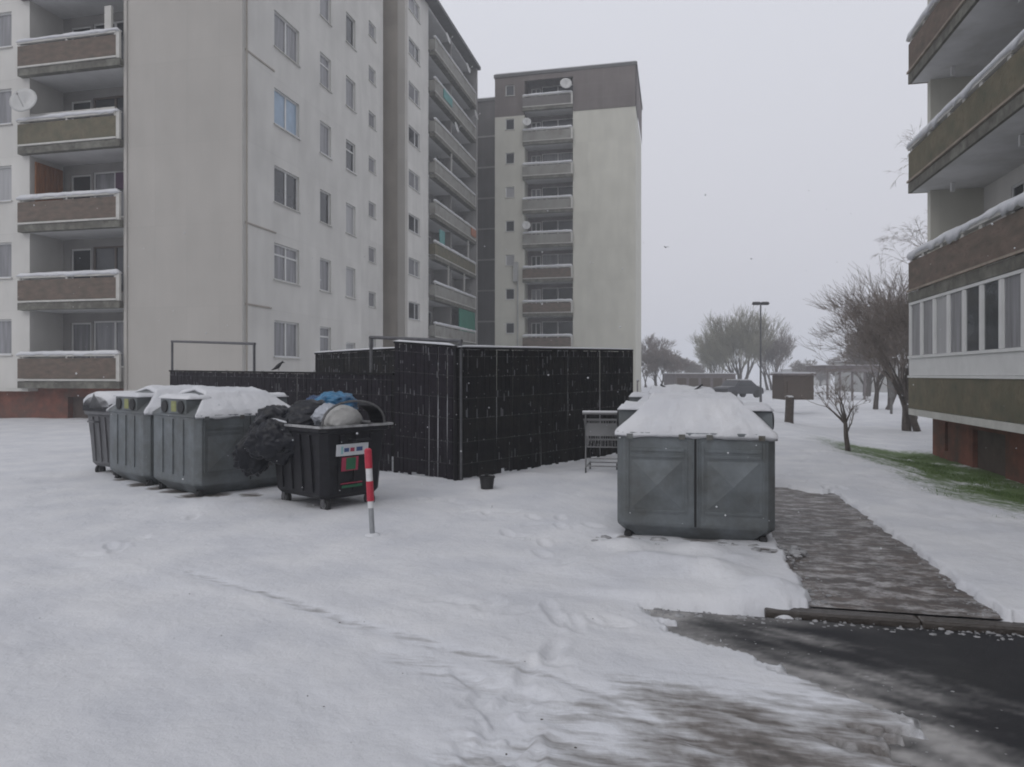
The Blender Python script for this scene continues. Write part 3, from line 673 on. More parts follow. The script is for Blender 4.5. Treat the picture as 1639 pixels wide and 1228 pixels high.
# ================================================================== MIDDLE TOWER
def middle_tower():
    X0, X1, Y0, Y1 = -14.5, -3.0, 57.2, 67.0; ZB = .8; N = 9; TOP = 26.2; ZA = 22.95
    root = empty('high_rise', (0, 0, 0), 0, 'pale high-rise in the centre background with dark top storey and one central stack of balconies', 'apartment building')
    F = Facade((0, Y0), (1, 0), (0, -1)); G = Facade((X1, 0), (0, 1), (1, 0))
    bu0, bu1 = -12.0, -8.0; zl = [ZB+2.8*k for k in range(N)]
    win = [(-13.6, -12.85, z+1.45, z+2.35) for z in zl]
    for nm, za, zb, mt in (('wall', -.6, ZA, 'midwall'), ('attic_wall', ZA, TOP, 'attic')):
        m = MB(); F.holes(m, X0, bu0, za, zb, [w for w in win if za <= w[2] < zb], .14)
        F.holes(m, bu1, X1, za, zb, [], .1, d=(0 if nm == 'wall' else .05))
        m.quad(F.p(bu0,0,za), F.p(bu0,0,zb), F.p(bu0,-1.4,zb), F.p(bu0,-1.4,za)); m.quad(F.p(bu1,0,za), F.p(bu1,0,zb), F.p(bu1,-1.4,zb), F.p(bu1,-1.4,za))
        G.holes(m, Y0, Y1, za, zb, [], .1, d=(0 if nm == 'wall' else .05))
        if nm == 'attic_wall':
            m.quad(F.p(bu1,.05,za), F.p(bu1,0,za), F.p(X1,0,za), F.p(X1+.05,.05,za)); F.box(m, bu0-.001, bu1+.001, -.2, .02, TOP-.45, TOP)
        m.build(nm, M[mt], root)
    for i, w in enumerate(win): window(F, root, *w, glass=('glass_pale' if i in (5, 3) else 'glass'), frame='frame', snow=False)
    m = MB(); op = []
    for z in zl: op += [(bu0+.3, bu0+1.1, z+.3, z+2.4), (bu0+1.2, bu1-.1, z+.7, z+2.5)]
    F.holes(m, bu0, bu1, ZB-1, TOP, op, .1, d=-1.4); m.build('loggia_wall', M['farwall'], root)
    for i, h in enumerate(op): window(F, root, *h, d=-1.4, depth=.08, mull=((h[0]+h[1])/2,), glass=['glass', 'glass_mid', 'glass'][i % 3], sill=False)
    m = MB()
    for z in zl: m = MB(); F.box(m, bu0+.003, bu1-.003, -1.397, -.003, z, z+.16); m.build('floor_slab', M['soffit'], root)
    for k, z in enumerate(zl):
        balcony(F, root, bu0-.1, bu1+.02, z, proj=.3, pm=['panel', 'panel', 'panel', 'panel', 'panel_grey', 'panel_grey', 'panel_grey', 'panel_grey', 'attic2'][k], seed=40+k, snowh=.16)
    for u, k, r in ((bu0+.3, 7, .36), (bu0+.25, 4, .36), (bu1-.5, 8, .48)): dish(F, root, u, .55, zl[k]+1.75, r)
    m = MB(); m.tube(F.p(bu0-.55, .1, 0), F.p(bu0-.55, .1, 10.5), .06); F.box(m, bu0-.9, bu0-.5, .05, .25, 9.3, 10.9); m.build('vent_duct', M['farwall_pale'], root)
    # set-back dark wing
    YW = 62.6; H = Facade((0, YW), (1, 0), (0, -1)); m = MB(); H.holes(m, -26, X0, -.6, TOP+.3, [], .1); m.build('wing_wall', M['darkclad'], root)
    m = MB()
    for z in zl[1:]: H.box(m, -26, X0-.002, .003, .06, z+.02, z+.16)
    m.build('string_course', M['attic3'], root)
    m = MB(); m.quad(F.p(X0,0,-.6), F.p(X0,0,TOP), (X0, YW, TOP), (X0, YW, -.6)); m.build('side_wall', M['midwall'], root)
    m = MB(); m.box(X0+.2, X1-.3, Y0+1.6, Y1-.05, -.6, TOP-.1); m.box(-26, X0-.01, YW+.1, Y1, -.6, TOP+.1); m.build('core', M['attic'], root)
    slab_snowroof(root, X0-.08, X1+.12, Y0-.1, Y1+.1, TOP); slab_snowroof(root, -26, X0-.1, YW-.1, Y1, TOP+.3)
M['attic2'] = mat('dark_parapet', (.14, .13, .125), .85); M['attic3'] = mat('pale_course', (.24, .235, .23), .85)
middle_tower()

# ================================================================== RIGHT BLOCK
def right_block():
    XF, XW, Y0, Y1 = 6.3, 7.5, 2.5, 20.1; ZB = .70; N = 8; TOP = 24.2
    root = empty('apartment_house', (0, 0, 0), 0, 'apartment house at the right edge with white glazed loggia above a red plinth', 'apartment building')
    F = Facade((XF, 0), (0, -1), (-1, 0))          # u = -Y, outward = -X
    zl = [ZB+2.8*k for k in range(N)]
    A, B = -Y1, -Y0
    m = MB(); F.holes(m, A, B, -1.0, ZB-.003, [(-17.6, -16.0, -.6, .45), (-19.25, -19.05, -.2, .5), (-14.6, -14.4, -.2, .5)], .12, d=-.12); m.quad((XF+.12,Y1,-1),(XF+5,Y1,-1),(XF+5,Y1,ZB),(XF+.12,Y1,ZB))
    m.build('plinth', M['red'], root)
    for q in ((-17.6, -16.0, -.6, .45), (-19.25, -19.05, -.2, .5), (-14.6, -14.4, -.2, .5)): m = MB(); F.box(m, q[0], q[1], -.26, -.22, q[2], q[3]); m.build('plinth_panel', M['plinth_grey'], root)
    # end cheek and partition walls, back wall
    m = MB(); F.box(m, A, A+.22, -12, 0, ZB, TOP)
    for y in (13.0, 6.2): F.box(m, -y, -y+.2, -1.2, -.02, ZB, TOP)
    m.build('end_wall', M['midwall'], root)
    op = []
    for z in zl:
        for (a, b) in ((-19.8, -13.1), (-12.7, -6.3)):
            op += [(a+.9+(0 if (z-ZB) > 5 else .5), a+2.0, z+.3, z+2.45), (a+2.4, a+4.2, z+.3, z+2.45), (a+4.6, a+6.2, z+1.05, z+2.45)]
    m = MB(); F.holes(m, A+.22, B, ZB, TOP, op, .1, d=-1.2); m.build('loggia_wall', M['wall'], root)
    for i, h in enumerate(op): window(F, root, *h, d=-1.2, depth=.08, glass=['glass', 'glass', 'glass_mid'][i % 3], sill=False)
    m = MB()
    for z in zl+[TOP-.18]: m = MB(); F.box(m, A+.002, B-.002, -1.197, .38, z+.004, z+.17); m.build('floor_slab', M['soffit_light'], root)
    for k, z in enumerate(zl):
        if k == 0: continue
        # slab edge, ledge, parapet, snowy rail
        m = MB(); F.box(m, A, B, .382, .45, z, z+.24); b = m.build('balcony', M['band'], root)
        m = MB(); F.box(m, A+.003, B, .42, .49, z+.26, z+.31); m.build('drip_ledge', M['trim_brown'], b)
        m = MB(); F.box(m, A, B, .38, .44, z+.33, z+1.02); F.box(m, A, A+.06, .0, .377, z+.33, z+1.02); F.box(m, A, A+.06, 0, .377, z, z+.24); m.build('parapet', M['panel'] if k % 2 else M['panel_olive'], b)
        m = MB()
        rr = random.Random(k)
        u = A+.1
        while u < B: F.box(m, u, u+.16, .36, .43, z+1.02, z+1.10); u += rr.uniform(.8, 1.3)
        F.box(m, A-.02, B, .34, .46, z+1.10, z+1.16); F.box(m, A, A+.05, 0, .337, z+1.10, z+1.16); m.build('rail', M['trim'], b)
        lumpy_snow(F, A-.03, B, .30, .47, z+1.16, .155, 60+k, step=.1, droop=.12, parent=b)
        for q in (.9, 4.4): m = MB(); F.box(m, A+q, A+q+.08, -.3, -.22, z-.22, z-.002); m.build('lamp_stub', M['frame'], b)
    # ground-floor level: ledge, brown band, white glazed loggia
    z = ZB
    m = MB(); F.box(m, A, B, -.12, .44, z-.07, z+.09); g0 = m.build('glazed_loggia', M['trim'], root)
    m = MB(); F.box(m, A, B, .38, .44, z+.10, z+.87); F.box(m, A, A+.06, 0, .377, z+.10, z+.87); m.build('parapet', M['panel_olive'], g0)
    m = MB(); F.box(m, A-.02, B, .36, .46, z+.875, z+.93); F.box(m, A, B, .38, .43, z+.935, z+1.36); F.box(m, A-.02, B, .37, .46, z+1.365, z+1.43); F.box(m, A, A+.05, 0, .36, z+.88, z+1.42)
    m.build('white_parapet', M['frame'], g0)
    m = MB(); ys = []
    u = A
    while u < B-.5: ys.append(u); u += .87
    for u in ys: F.box(m, u, u+.10, .38, .43, z+1.435, z+2.72)
    F.box(m, A, B, .375, .435, z+2.723, z+2.79); F.box(m, A, A+.05, 0, .377, z+1.435, z+2.79)
    for i, u in enumerate(ys[:-1]):
        F.box(m, u+.103, u+.16, .385, .42, z+1.44, z+2.715); F.box(m, u+.81, u+.867, .385, .42, z+1.44, z+2.715)
    fr = m.build('loggia_window', M['frame'], g0)
    for i, u in enumerate(ys[:-1]):
        m = MB(); F.box(m, u+.1, u+.87, .39, .40, z+1.435, z+2.72); m.build('pane', M[['glass_mid', 'glass_mid', 'glass_pale', 'glass_mid', 'glass_slate', 'glass_slate', 'glass_mid', 'glass_slate', 'glass_slate'][i % 9]], g0)
    m = MB(); m.box(XF+1.35, XF+12, Y0+.02, Y1-.25, -1, TOP-.1); m.build('core', M['taupe'], root)
    slab_snowroof(root, XF-.5, XF+12, Y0, Y1+.1, TOP)
M['soffit_light'] = mat('pale_soffit', (.64, .64, .64), .9, var=.12, scale=.8, dirt=(.52,.52,.5), dscale=1.0)
M['trim_brown'] = mat('weathered_ledge', (.26, .22, .18), .8, var=.25)
M['glass_slate'] = mat('slate_glass', (.055, .06, .065), .12, var=.5, scale=1.5, spec=.6)
right_block()

# ================================================================== CONTAINERS (galvanised, hipped lids)
def hip(x, y):
    hx, hy, rise, rx = .75, .66, .36, .36
    return 1.10 + rise*np.minimum(np.clip((hy-np.abs(y))/hy, 0, 1), np.clip((hx-np.abs(x))/(hx-rx), 0, 1))
def container(loc, rz, label, seed=0, holes=True, snow_th=.05, mt='steel', extra=False):
    root = empty('steel_container', loc, rz, label, 'waste container', 'galvanised containers with hipped snowy lids')
    m = MB()
    m.rings([rect_ring(.54, .45, .03, .05), rect_ring(.60, .51, .04, .07), rect_ring(.745, .655, .19, .07), rect_ring(.75, .66, .22, .07), rect_ring(.75, .66, 1.08, .07), rect_ring(.765, .675, 1.085, .07), rect_ring(.765, .675, 1.115, .07)])
    m.build('body', M[mt], root, bevel=.012)
    # pressed panels on both long faces and both ends
    m = MB()
    for sy in (-1, 1):
        for sx in (-1, 1):
            cx = sx*.36; y0 = sy*.66
            a, b = cx-.26, cx+.26
            # raised border rails
            for (x0, x1, z0, z1) in ((a, b, .93, .955), (a, b, .87, .895), (a-.03, a-.012, .34, 1.02), (b+.012, b+.03, .34, 1.02), (a, b, .33, .35)):
                m.box(x0, x1, min(y0, y0+sy*.012), max(y0, y0+sy*.012), z0, z1)
            # shallow pyramid pressing
            zc = .60; q = [(a+.02, .37), (b-.02, .37), (b-.02, .84), (a+.02, .84)]
            c_ = (cx, y0+sy*.042, zc)
            for i in range(4):
                p0 = (q[i][0], y0+sy*.002, q[i][1]); p1 = (q[(i+1) % 4][0], y0+sy*.002, q[(i+1) % 4][1])
                m.quad(p0, p1, c_)
        m.box(-.012, -.004, min(sy*.66, sy*.676), max(sy*.66, sy*.676), .2, 1.08); m.box(.02, .03, min(sy*.66, sy*.676), max(sy*.66, sy*.676), .2, 1.08)
        m.box(.045, .052, min(sy*.66, sy*.670), max(sy*.66, sy*.670), .25, 1.08)
    for sx in (-1, 1):
        for yy in (-.3, 0, .3): m.box(min(sx*.75, sx*.765), max(sx*.75, sx*.765), yy-.015, yy+.015, .3, 1.05)
    m.build('pressed_panel', M['steel' if mt == 'steel' else mt], root)
    m = MB()
    for sy in (-1, 1): m = MB(); m.box(-.003, .019, min(sy*.659, sy*.664), max(sy*.659, sy*.664), .2, 1.1); m.build('seam', M['rubber'], root)
    # lid: hip solid + filling hoods at the ends
    m = MB(); e = .765
    m.rings([[(-a_, -b_, z_), (a_, -b_, z_), (a_, b_, z_), (-a_, b_, z_)] for a_, b_, z_ in ((.75, .66, 1.117), (.47, .34, 1.385), (.43, .01, 1.44))])
    lid = m.build('lid', M[mt], root)
    for sx in (-1, 1):
        m = MB(); x0, x1 = sorted((sx*.44, sx*.752)); m.hexa([(x0,-.37,1.118),(x1,-.44,1.118),(x1,.44,1.118),(x0,.37,1.118),(x0,-.37,1.32),(x1,-.41,1.32),(x1,.41,1.32),(x0,.37,1.32)])
        hd = m.build('filling_hood', M[mt], root, bevel=.01)
        for yy in (-.25, .22):
            m = MB(); m.tube((sx*.752, yy, 1.215), (sx*.775, yy, 1.215), .085, .085, 16); m.build('flap_ring', M['rubber'], hd)
        m = MB(); m.box(min(sx*.753, sx*.757), max(sx*.753, sx*.757), -.10, .04, 1.15, 1.29); m.build('sticker', M['yellow'], hd)
    # snow: trapezoid sheet over both slopes, and a pad on each hood
    def sheet(nu, nv, fn):
        m = MB(); top = []; bot = []
        for j in range(nv+1):
            for i in range(nu+1):
                x, y, zt, zb = fn(i/nu*2-1, j/nv*2-1); m.v.append((x, y, zt)); bot.append((x, y, zb))
        k = len(m.v); m.v += bot; w = nu+1
        for j in range(nv):
            for i in range(nu):
                a = j*w+i; m.f.append((a, a+1, a+w+1, a+w)); m.f.append((k+a, k+a+w, k+a+w+1, k+a+1))
        bd = [i for i in range(w)] + [j*w+nu for j in range(1, nv+1)] + [nv*w+i for i in range(nu-1, -1, -1)] + [j*w for j in range(nv-1, 0, -1)]
        for q in range(len(bd)):
            a = bd[q]; b = bd[(q+1) % len(bd)]; m.f.append((b, a, k+a, k+b))
        return m
    def N(x, y, f=3): return float(fbm(np.array([x*f+seed*5]), np.array([y*f+seed]), 3, 4)[0])
    def f_main(u, v):
        y = v*.69; q = min(1, max(0, (.66-abs(y))/.32)); w = .765 - .285*q - .03*(abs(y) < .34)*(1-abs(y)/.34); x = u*w
        z = 1.117 + .268*q + .055*max(0, 1-abs(y)/.34) - max(0, abs(y)-.66)*.9
        e = min(1, (1-abs(u))/.10+.25, (1-abs(v))/.07+.30)
        t = N(x, y); t2 = N(x+9, y, 11); eg = abs(v) > .93; return x + .03*(N(7, y, 8)-.5)*(abs(u) > .9), y - math.copysign(.05*(N(x, 7, 7)-.5)+.0, y)*eg, z + snow_th*(.15+1.3*t+.5*(t2-.5))*e, z-.008-(.10*max(0, N(x, 3, 2.5)-.45) if abs(v) > .97 else 0)
    m = sheet(64, 56, f_main); m.build('snow', M['snow'], lid, smooth=True)
    for sx in (-1, 1):
        def f_hood(u, v):
            x = sx*(.59+u*.17); y = v*.44; e = min(1, (1-abs(u))/.3+.2, (1-abs(v))/.12+.2)
            return x, y, 1.322 + .06*(.5+.9*N(x, y, 4))*e, 1.321
        sheet(8, 20, f_hood).build('snow', M['snow'], root, smooth=True)
    if extra:
        for sx in (-1, 1):
            m = MB(); m.tube((sx*.06, -.44, 1.352), (sx*.30, -.08, 1.50), .014, .014, 6); m.build('lid_gap_bar', M['rubber'], lid)  # dark bars added to draw the shaded gaps between the lid sheets
    m = MB()   # lifting lugs and hinges along the eaves, drip rust below
    for sy in (-1, 1):
        for xx in (-.62, -.12, .14, .62): m = MB(); m.box(xx-.03, xx+.03, min(sy*.676, sy*.69), max(sy*.676, sy*.69), 1.05, 1.10); m.build('hinge', M['steel_dirty'], root)
    # feet / castors
    for sx in (-1, 1):
        for sy in (-1, 1):
            m = MB(); x, y = sx*.645, sy*.55
            m.tube((x, y, .10), (x, y, .075), .04, .04, 8); m.box(x-.03, x+.03, y-.045, y-.03, .04, .12); m.box(x-.03, x+.03, y+.03, y+.045, .04, .12)
            m.tube((x, y-.022, .045), (x, y+.022, .045), .05, .05, 14); m.build('castor', M['rubber'], root)
    return root
TH = YAW + math.atan2(.77, .64)
RD = Vector((math.cos(TH), math.sin(TH), 0)); LD = Vector((-math.sin(TH), math.cos(TH), 0))
P1 = cw(-4.12, 9.3)
cC = P1 + RD*.75 + LD*.66
cB = cw(-5.25, 10.2) + RD*.75 + LD*.66
container((cC.x, cC.y, .0), TH, 'grey steel container with snowy lid directly left of the overfull black bin', 1)
container((cB.x, cB.y, .0), TH, 'grey steel container squeezed between the small black bin and another steel container', 2)
container((.19, 7.80, -.03), 0, 'large grey steel container in front, at the corner of kerb and bare footpath', 3)
container((.10, 11.0, .0), R(1), 'steel container hidden behind the front one, only snowy lid and hood corners showing', 4, extra=True)

# ================================================================== WHEELED BINS (1100 l)
def wheels(root, hx, hy):
    for sx in (-1, 1):
        for sy in (-1, 1):
            x, y = sx*hx, sy*hy; m = MB()
            m.tube((x, y-.025, .09), (x, y+.025, .09), .09, .09, 18); w = m.build('wheel', M['rubber'], root)
            m = MB(); m.tube((x, y-.032, .09), (x, y+.032, .09), .045, .045, 14); m.build('hub', M['hubgrey'], w)
            m = MB(); m.box(x-.035, x+.035, y-.05, y-.036, .07, .24); m.box(x-.035, x+.035, y+.036, y+.05, .07, .24); m.box(x-.05, x+.05, y-.05, y+.05, .215, .235); m.build('fork', M['pipe'], w)
def bin_body(root, mt):
    m = MB()
    m.rings([rect_ring(.54, .40, .17, .08), rect_ring(.59, .44, .23, .09), rect_ring(.615, .455, .62, .08), rect_ring(.65, .49, 1.03, .07), rect_ring(.69, .53, 1.04, .07), rect_ring(.69, .53, 1.10, .07),
             rect_ring(.62, .46, 1.10, .05), rect_ring(.60, .44, 1.02, .05), rect_ring(.52, .36, .5, .05)], cap=True)
    b = m.build('body', M[mt], root, bevel=.008)
    m = MB()
    for sx in (-1, 1):
        for yy in (-.22, 0, .22): m.hexa([(sx*.575,yy-.03,.26),(sx*.612,yy-.03,.26),(sx*.612,yy+.03,.26),(sx*.575,yy+.03,.26),(sx*.645,yy-.03,1.0),(sx*.672,yy-.03,1.0),(sx*.672,yy+.03,1.0),(sx*.645,yy+.03,1.0)])
        m.tube((sx*.69, -.12, .93), (sx*.78, -.12, .93), .018); m.tube((sx*.67, .12, .93), (sx*.78, .12, .93), .018); m.tube((sx*.78, -.12, .93), (sx*.78, .12, .93), .018)
    for sy in (-1, 1):
        for xx in (-.35, -.12, .12, .35): m.hexa([(xx-.03,sy*.43,.26),(xx+.03,sy*.43,.26),(xx+.03,sy*.46,.26),(xx-.03,sy*.46,.26),(xx-.03,sy*.485,1.0),(xx+.03,sy*.485,1.0),(xx+.03,sy*.51,1.0),(xx-.03,sy*.51,1.0)])
    m.build('rib', M[mt], root)
    return b
# overfull open bin: long axis along LD, short end faces RD
Pd = cw(-2.17, 8.36)
cD = Pd + LD*.60 + RD*.44
open_bin = empty('wheeled_bin', (cD.x, cD.y, .0), TH+math.pi/2-R(2), 'overfull black wheeled bin with bulging bags and a white label behind the striped post', 'waste bin')
open_bin.scale = (.95, .98, .93)
bin_body(open_bin, 'plastic'); wheels(open_bin, .46, .33)
# local: +x = LD (away left), -y = +RD side?  (rot 90deg: x->LD, y->-RD)
m = MB()   # roll-top side guard arcs at both ends, rim worn grey
def arc_guard(x, m, r=.50):
    pts = []
    for i in range(15):
        a = math.pi*i/14; pts.append((x, -r*math.cos(a), 1.10+.33*math.sin(a)**.8))
    for a, b in zip(pts, pts[1:]): m.tube(a, b, .016, .016, 6)
    return pts
pass
m.box(-.69, .69, -.545, -.515, 1.095, 1.125); m.box(-.69, .69, .515, .545, 1.095, 1.125); m.box(-.705, -.675, -.51, .51, 1.095, 1.125)
m.build('rim', M['rim'], open_bin)
m = MB(); pa = arc_guard(-.60, m, .47); m.build('guard_bow', M['plastic_rim'], open_bin)
m = MB(); k = []   # roll-top lid pushed down behind the far long side
for i in range(9):
    a = R(2+7*i); k.append((-.5*math.cos(a), .33*math.sin(a)**.8))
m.rings([[(x, p[0], 1.11+p[1]) for p in k] + [(x, p[0]*.93, 1.09+p[1]*.93) for p in reversed(k)] for x in (-.60, -.30)])
m.build('lid', M['plastic'], open_bin)
# label stickers on the face towards -y... placed on short end x=-.69 side and long face
def sticker(root, face, u, z, w, h, mt, off=.003, name='label'):
    # face 'end': plane x = -.69 slanted body; u along y
    m = MB()
    x0 = -(.615+.035*((z-.62)/.41)) - .033
    x1 = -(.615+.035*((z+h-.62)/.41)) - .033
    m.hexa([(x0-off,u,z),(x0+.02,u,z),(x0+.02,u+w,z),(x0-off,u+w,z),(x1-off,u,z+h),(x1+.02,u,z+h),(x1+.02,u+w,z+h),(x1-off,u+w,z+h)])
    return m.build(name, M[mt], root)
lb = sticker(open_bin, 'end', -.16, .73, .46, .15, 'sign', .006)
for u, w, h, mt in ((.13, .07, .05, 's_blue'), (.05, .06, .05, 's_red'), (-.07, .09, .055, 's_blue')):
    sticker(open_bin, 'end', u, .78, w, h, mt, .010, 'print').parent = lb
sticker(open_bin, 'end', .215, .755, .03, .10, 's_teal', .010, 'print').parent = lb
po = sticker(open_bin, 'end', -.02, .53, .24, .18, 's_red', .004, 'poster'); sticker(open_bin, 'end', .02, .545, .14, .155, 's_green', .009, 'print').parent = po
sticker(open_bin, 'end', -.1, .36, .32, .012, 's_red', .004, 'stripe')
sticker(open_bin, 'end', -.1, .31, .30, .03, 's_green', .004, 'stripe')

# small black bin with lid at far left of row
cA = cw(-6.55, 11.6) + RD*.15 + LD*.05
cA = cw(-6.36, 11.2) + RD*.58 + LD*.44
lid_bin = empty('wheeled_bin', (cA.x, cA.y, .0), TH+R(6), 'small black wheeled bin with rounded snowy lid, far left end of the bin row', 'waste bin')
lid_bin.scale = (.88, .86, .97)
bin_body(lid_bin, 'plastic_grey'); wheels(lid_bin, .46, .33)
m = MB(); rg = []
for x in (-.70, -.66, .66, .70):
    s_ = 1 if abs(x) < .68 else .93
    rg.append([(x, .545*s_*math.cos(math.pi*i/12), 1.10+.26*s_*math.sin(math.pi*i/12)**.75) for i in range(13)])
m.rings(rg); lid = m.build('lid', M['plastic'], lid_bin, smooth=False)
m = MB(); rg = []
for i in range(15):
    x = -.70+1.4*i/14; s_ = 1-.10*(i in (0, 14)); q = []
    for j in range(17):
        a = math.pi*(.08+.84*j/16); h = .05+.04*fbm(np.array([x*3.]), np.array([j*.4]), 2, 3)[0]; h *= min(1, 4*math.sin(a)) if j not in (0, 16) else 0
        q.append((x, (.545+h*.4)*s_*math.cos(a), 1.10+(.26*math.sin(a)**.75+h)*s_))
    rg.append(q + [(x, .3*s_, 1.14), (x, -.3*s_, 1.14)])
m.rings(rg); m.build('snow', M['snow'], lid_bin, smooth=True)

# ================================================================== RUBBISH BAGS
def blob(name, loc, size, mt, label, cat, seed, group=None, rot=0, amp=.28, sub=5, tail=None):
    bm = bmesh.new(); bmesh.ops.create_icosphere(bm, subdivisions=sub, radius=1)
    for v in bm.verts:
        d = v.co.copy(); q = d*1.6+Vector((seed*3.7, seed, 0)); n = mnoise.noise(q)*.5 + abs(mnoise.noise(q*2.3))*.45 - abs(mnoise.noise(q*2.6))*.10 + mnoise.noise(Vector((q.x*2.2, q.y*2.2, q.z*7)))*.09
        v.co = d*(1+amp*n*1.6)
        if v.co.z < 0: v.co.z *= .8
        v.co.x *= size[0]; v.co.y *= size[1]; v.co.z *= size[2]
    me = bpy.data.meshes.new(name); bm.to_mesh(me); bm.free(); me.materials.append(M[mt]); me.shade_smooth()
    o = bpy.data.objects.new(name, me); COL.objects.link(o); o.location = loc; o.rotation_euler = (rot*.3, rot*.2, rot); tag(o, label, cat, group)
    return o
def bl(x, y, z):   # open bin local -> world
    return Matrix.LocRotScale(open_bin.location, open_bin.rotation_euler, open_bin.scale) @ Vector((x, y, z))
M['bag_blue2'] = mat('dark_blue_bag', (.015, .05, .13), .35, var=.4, scale=8, bump=1.0, bscale=14)
GB = 'rubbish bags in and around the overfull bin'
blob('rubbish_bag', bl(.25, .10, 1.14), (.36, .36, .24), 'bag_black', 'bulging black bag filling the left half of the overfull bin', 'rubbish bag', 1, GB)
blob('rubbish_bag', bl(.56, .40, 1.08), (.30, .28, .25), 'bag_black', 'black bag spilling over the left corner of the overfull bin', 'rubbish bag', 2, GB, .5, amp=.4)
blob('rubbish_bag', bl(.70, .60, .74), (.25, .18, .40), 'bag_black', 'limp black bag hanging down the left side of the overfull bin', 'rubbish bag', 3, GB, 1.1, amp=.34)
blob('rubbish_bag', bl(.30, .60, .86), (.30, .13, .27), 'bag_black', 'black bag pressed against the front of the bin under its rim', 'rubbish bag', 8, GB, .2, amp=.4)
blob('rubbish_bag', bl(.22, -.28, 1.36), (.27, .22, .15), 'bag_blue', 'bright blue bag topmost on the heap in the overfull bin', 'rubbish bag', 4, GB, .3)
blob('rubbish_bag', bl(.50, -.22, 1.32), (.18, .20, .13), 'bag_blue2', 'dark blue bag beside the bright blue one on the heap', 'rubbish bag', 5, GB, .9)
blob('rubbish_bag', bl(-.12, .05, 1.20), (.20, .24, .15), 'bag_white', 'translucent whitish bag in the middle of the overfull bin', 'rubbish bag', 6, GB)
blob('cloth_bundle', bl(-.44, .06, 1.16), (.19, .34, .20), 'cloth', 'pale grey cloth bundle sagging under the arched end of the overfull bin', 'cloth', 7, amp=.12)
m = MB(); m.path([tuple(bl(.62, .56, 1.17)), tuple(bl(.30, .58, 1.18)), tuple(bl(.05, .57, 1.15))], .012)
tag(m.build('pale_rod', M['sign']), 'thin pale rod lying across the black bags along the bin rim', 'rod')

# ================================================================== MARKER POST
pp = gp(597, 862)
post = empty('marker_post', (pp.x, pp.y, -.02), 0, 'short red and white striped metal post leaning slightly left in the snow', 'bollard')
post.rotation_euler = (0, -R(3.0), YAW)
zz = [(0, .33, 'postgrey', .026), (.33, .40, 'postwhite', .030), (.40, .60, 'postred', .036), (.60, .73, 'postwhite', .033), (.73, .915, 'postred', .037)]
for i, (a, b, mt, r) in enumerate(zz):
    m = MB(); m.tube((0, 0, a), (0, 0, b), r, r, 20); m.build('post_foot' if i == 0 else ('red_band' if 'red' in mt else 'white_band'), M[mt], post)
m = MB(); m.tube((0, 0, .915), (0, 0, .93), .037, .02, 20); m.build('cap', M['postred'], post)
m = MB(); m.ball((0, 0, .035), .09, 12, 6, (1, 1, .5)); m.build('snow', M['snow'], post, smooth=True)

# ================================================================== FENCES (slatted privacy panels in steel frames)
def fence(p0, p1, h0, h1, label, mt='slat', zb=0.0, seed=0, posts=True, snow=True, wires=(.14, .3, .47, .62, .78, .93), drop=.0):
    p0 = Vector(p0); p1 = Vector(p1); d = p1-p0; L = d.length; ang = math.atan2(d.y, d.x)
    root = empty('privacy_fence', (p0.x, p0.y, 0), ang, label, 'fence')
    rr = random.Random(seed); m = MB(); u = .03; i = 0
    while u < L-.05:
        w = .088; h = h0+(h1-h0)*u/L; z0_ = .05+rr.uniform(0, .03)+(rr.uniform(0, .12) if rr.random() < .12 else 0)
        k = rr.uniform(-.006, .006)+.007*(i % 2*2-1); i += 1; t = rr.uniform(-.012, .012)
        m.hexa([(u,-.008+k,z0_),(u+w,-.008-k,z0_),(u+w,.008-k,z0_),(u,.008+k,z0_),(u+t,-.008,h-.04+rr.uniform(-.012,.01)),(u+w+t,-.008,h-.04+rr.uniform(-.012,.01)),(u+w+t,.008,h-.04),(u+t,.008,h-.04)])
        u += w+.004+rr.uniform(0, .016)
    m.build('slat_panel', M[mt], root)
    m = MB()
    for q in wires:
        for dy in (-.014, .014): m.tube((0, dy, h0*q), (L, dy, h1*q), .003, .003, 4)
    m.build('wire', M['wire'], root)
    m = MB()
    for k in range(int(L*70)):
        u_ = rr.uniform(.05, L-.05); q = rr.choice(wires)*(h0+(h1-h0)*u_/L) if rr.random() < .6 else rr.uniform(.1, h0-.1); a_ = rr.uniform(.003, .009); b_ = rr.uniform(.004, .02) if rr.random() < .7 else rr.uniform(.03, .16)
        for dy in (-1, 1): m.box(u_-a_, u_+a_, min(dy*.012, dy*.018), max(dy*.012, dy*.018), q, q+b_)
    m.build('snow_fleck', M['fleck'], root)['kind'] = 'stuff'
    m = MB(); m.hexa([(0,-.02,h0-.035),(L,-.02,h1-.035),(L,.02,h1-.035),(0,.02,h0-.035),(0,-.02,h0),(L,-.02,h1),(L,.02,h1),(0,.02,h0)])
    m.build('top_rail', M['slat'], root)
    if posts:
        n = max(1, round(L/2.2))
        for k in range(n+1):
            u = L*k/n; m = MB(); m.box(u-.022, u+.022, .021, .065, -.5, h0+(h1-h0)*u/L); m.build('post', M['slat'], root)
    if snow:
        Fs = Facade((0, 0), (1, 0), (0, -1)); o = lumpy_snow(Fs, 0, L, -.02, .02, 0, .03, seed, droop=0); o.parent = root
        o.rotation_euler = (0, -math.atan2(h1-h0, L), 0); o.location = (0, 0, h0)
    return root
PC = cw(-.0763*10.75, 10.75)                    # corner post
LDf = LD; RDf = Vector((math.cos(TH+R(.4)), math.sin(TH+R(.4)), 0))
def on_front(px):                                # intersect pixel column with the front line
    t = (px-820)/FPX; dirv = cw(t, 1); # origin camera
    # solve s*dirv = PC + k*LD
    a = np.array([[dirv.x, -LD.x], [dirv.y, -LD.y]]); s_, k = np.linalg.solve(a, [PC.x, PC.y]); return PC + LD*k, k
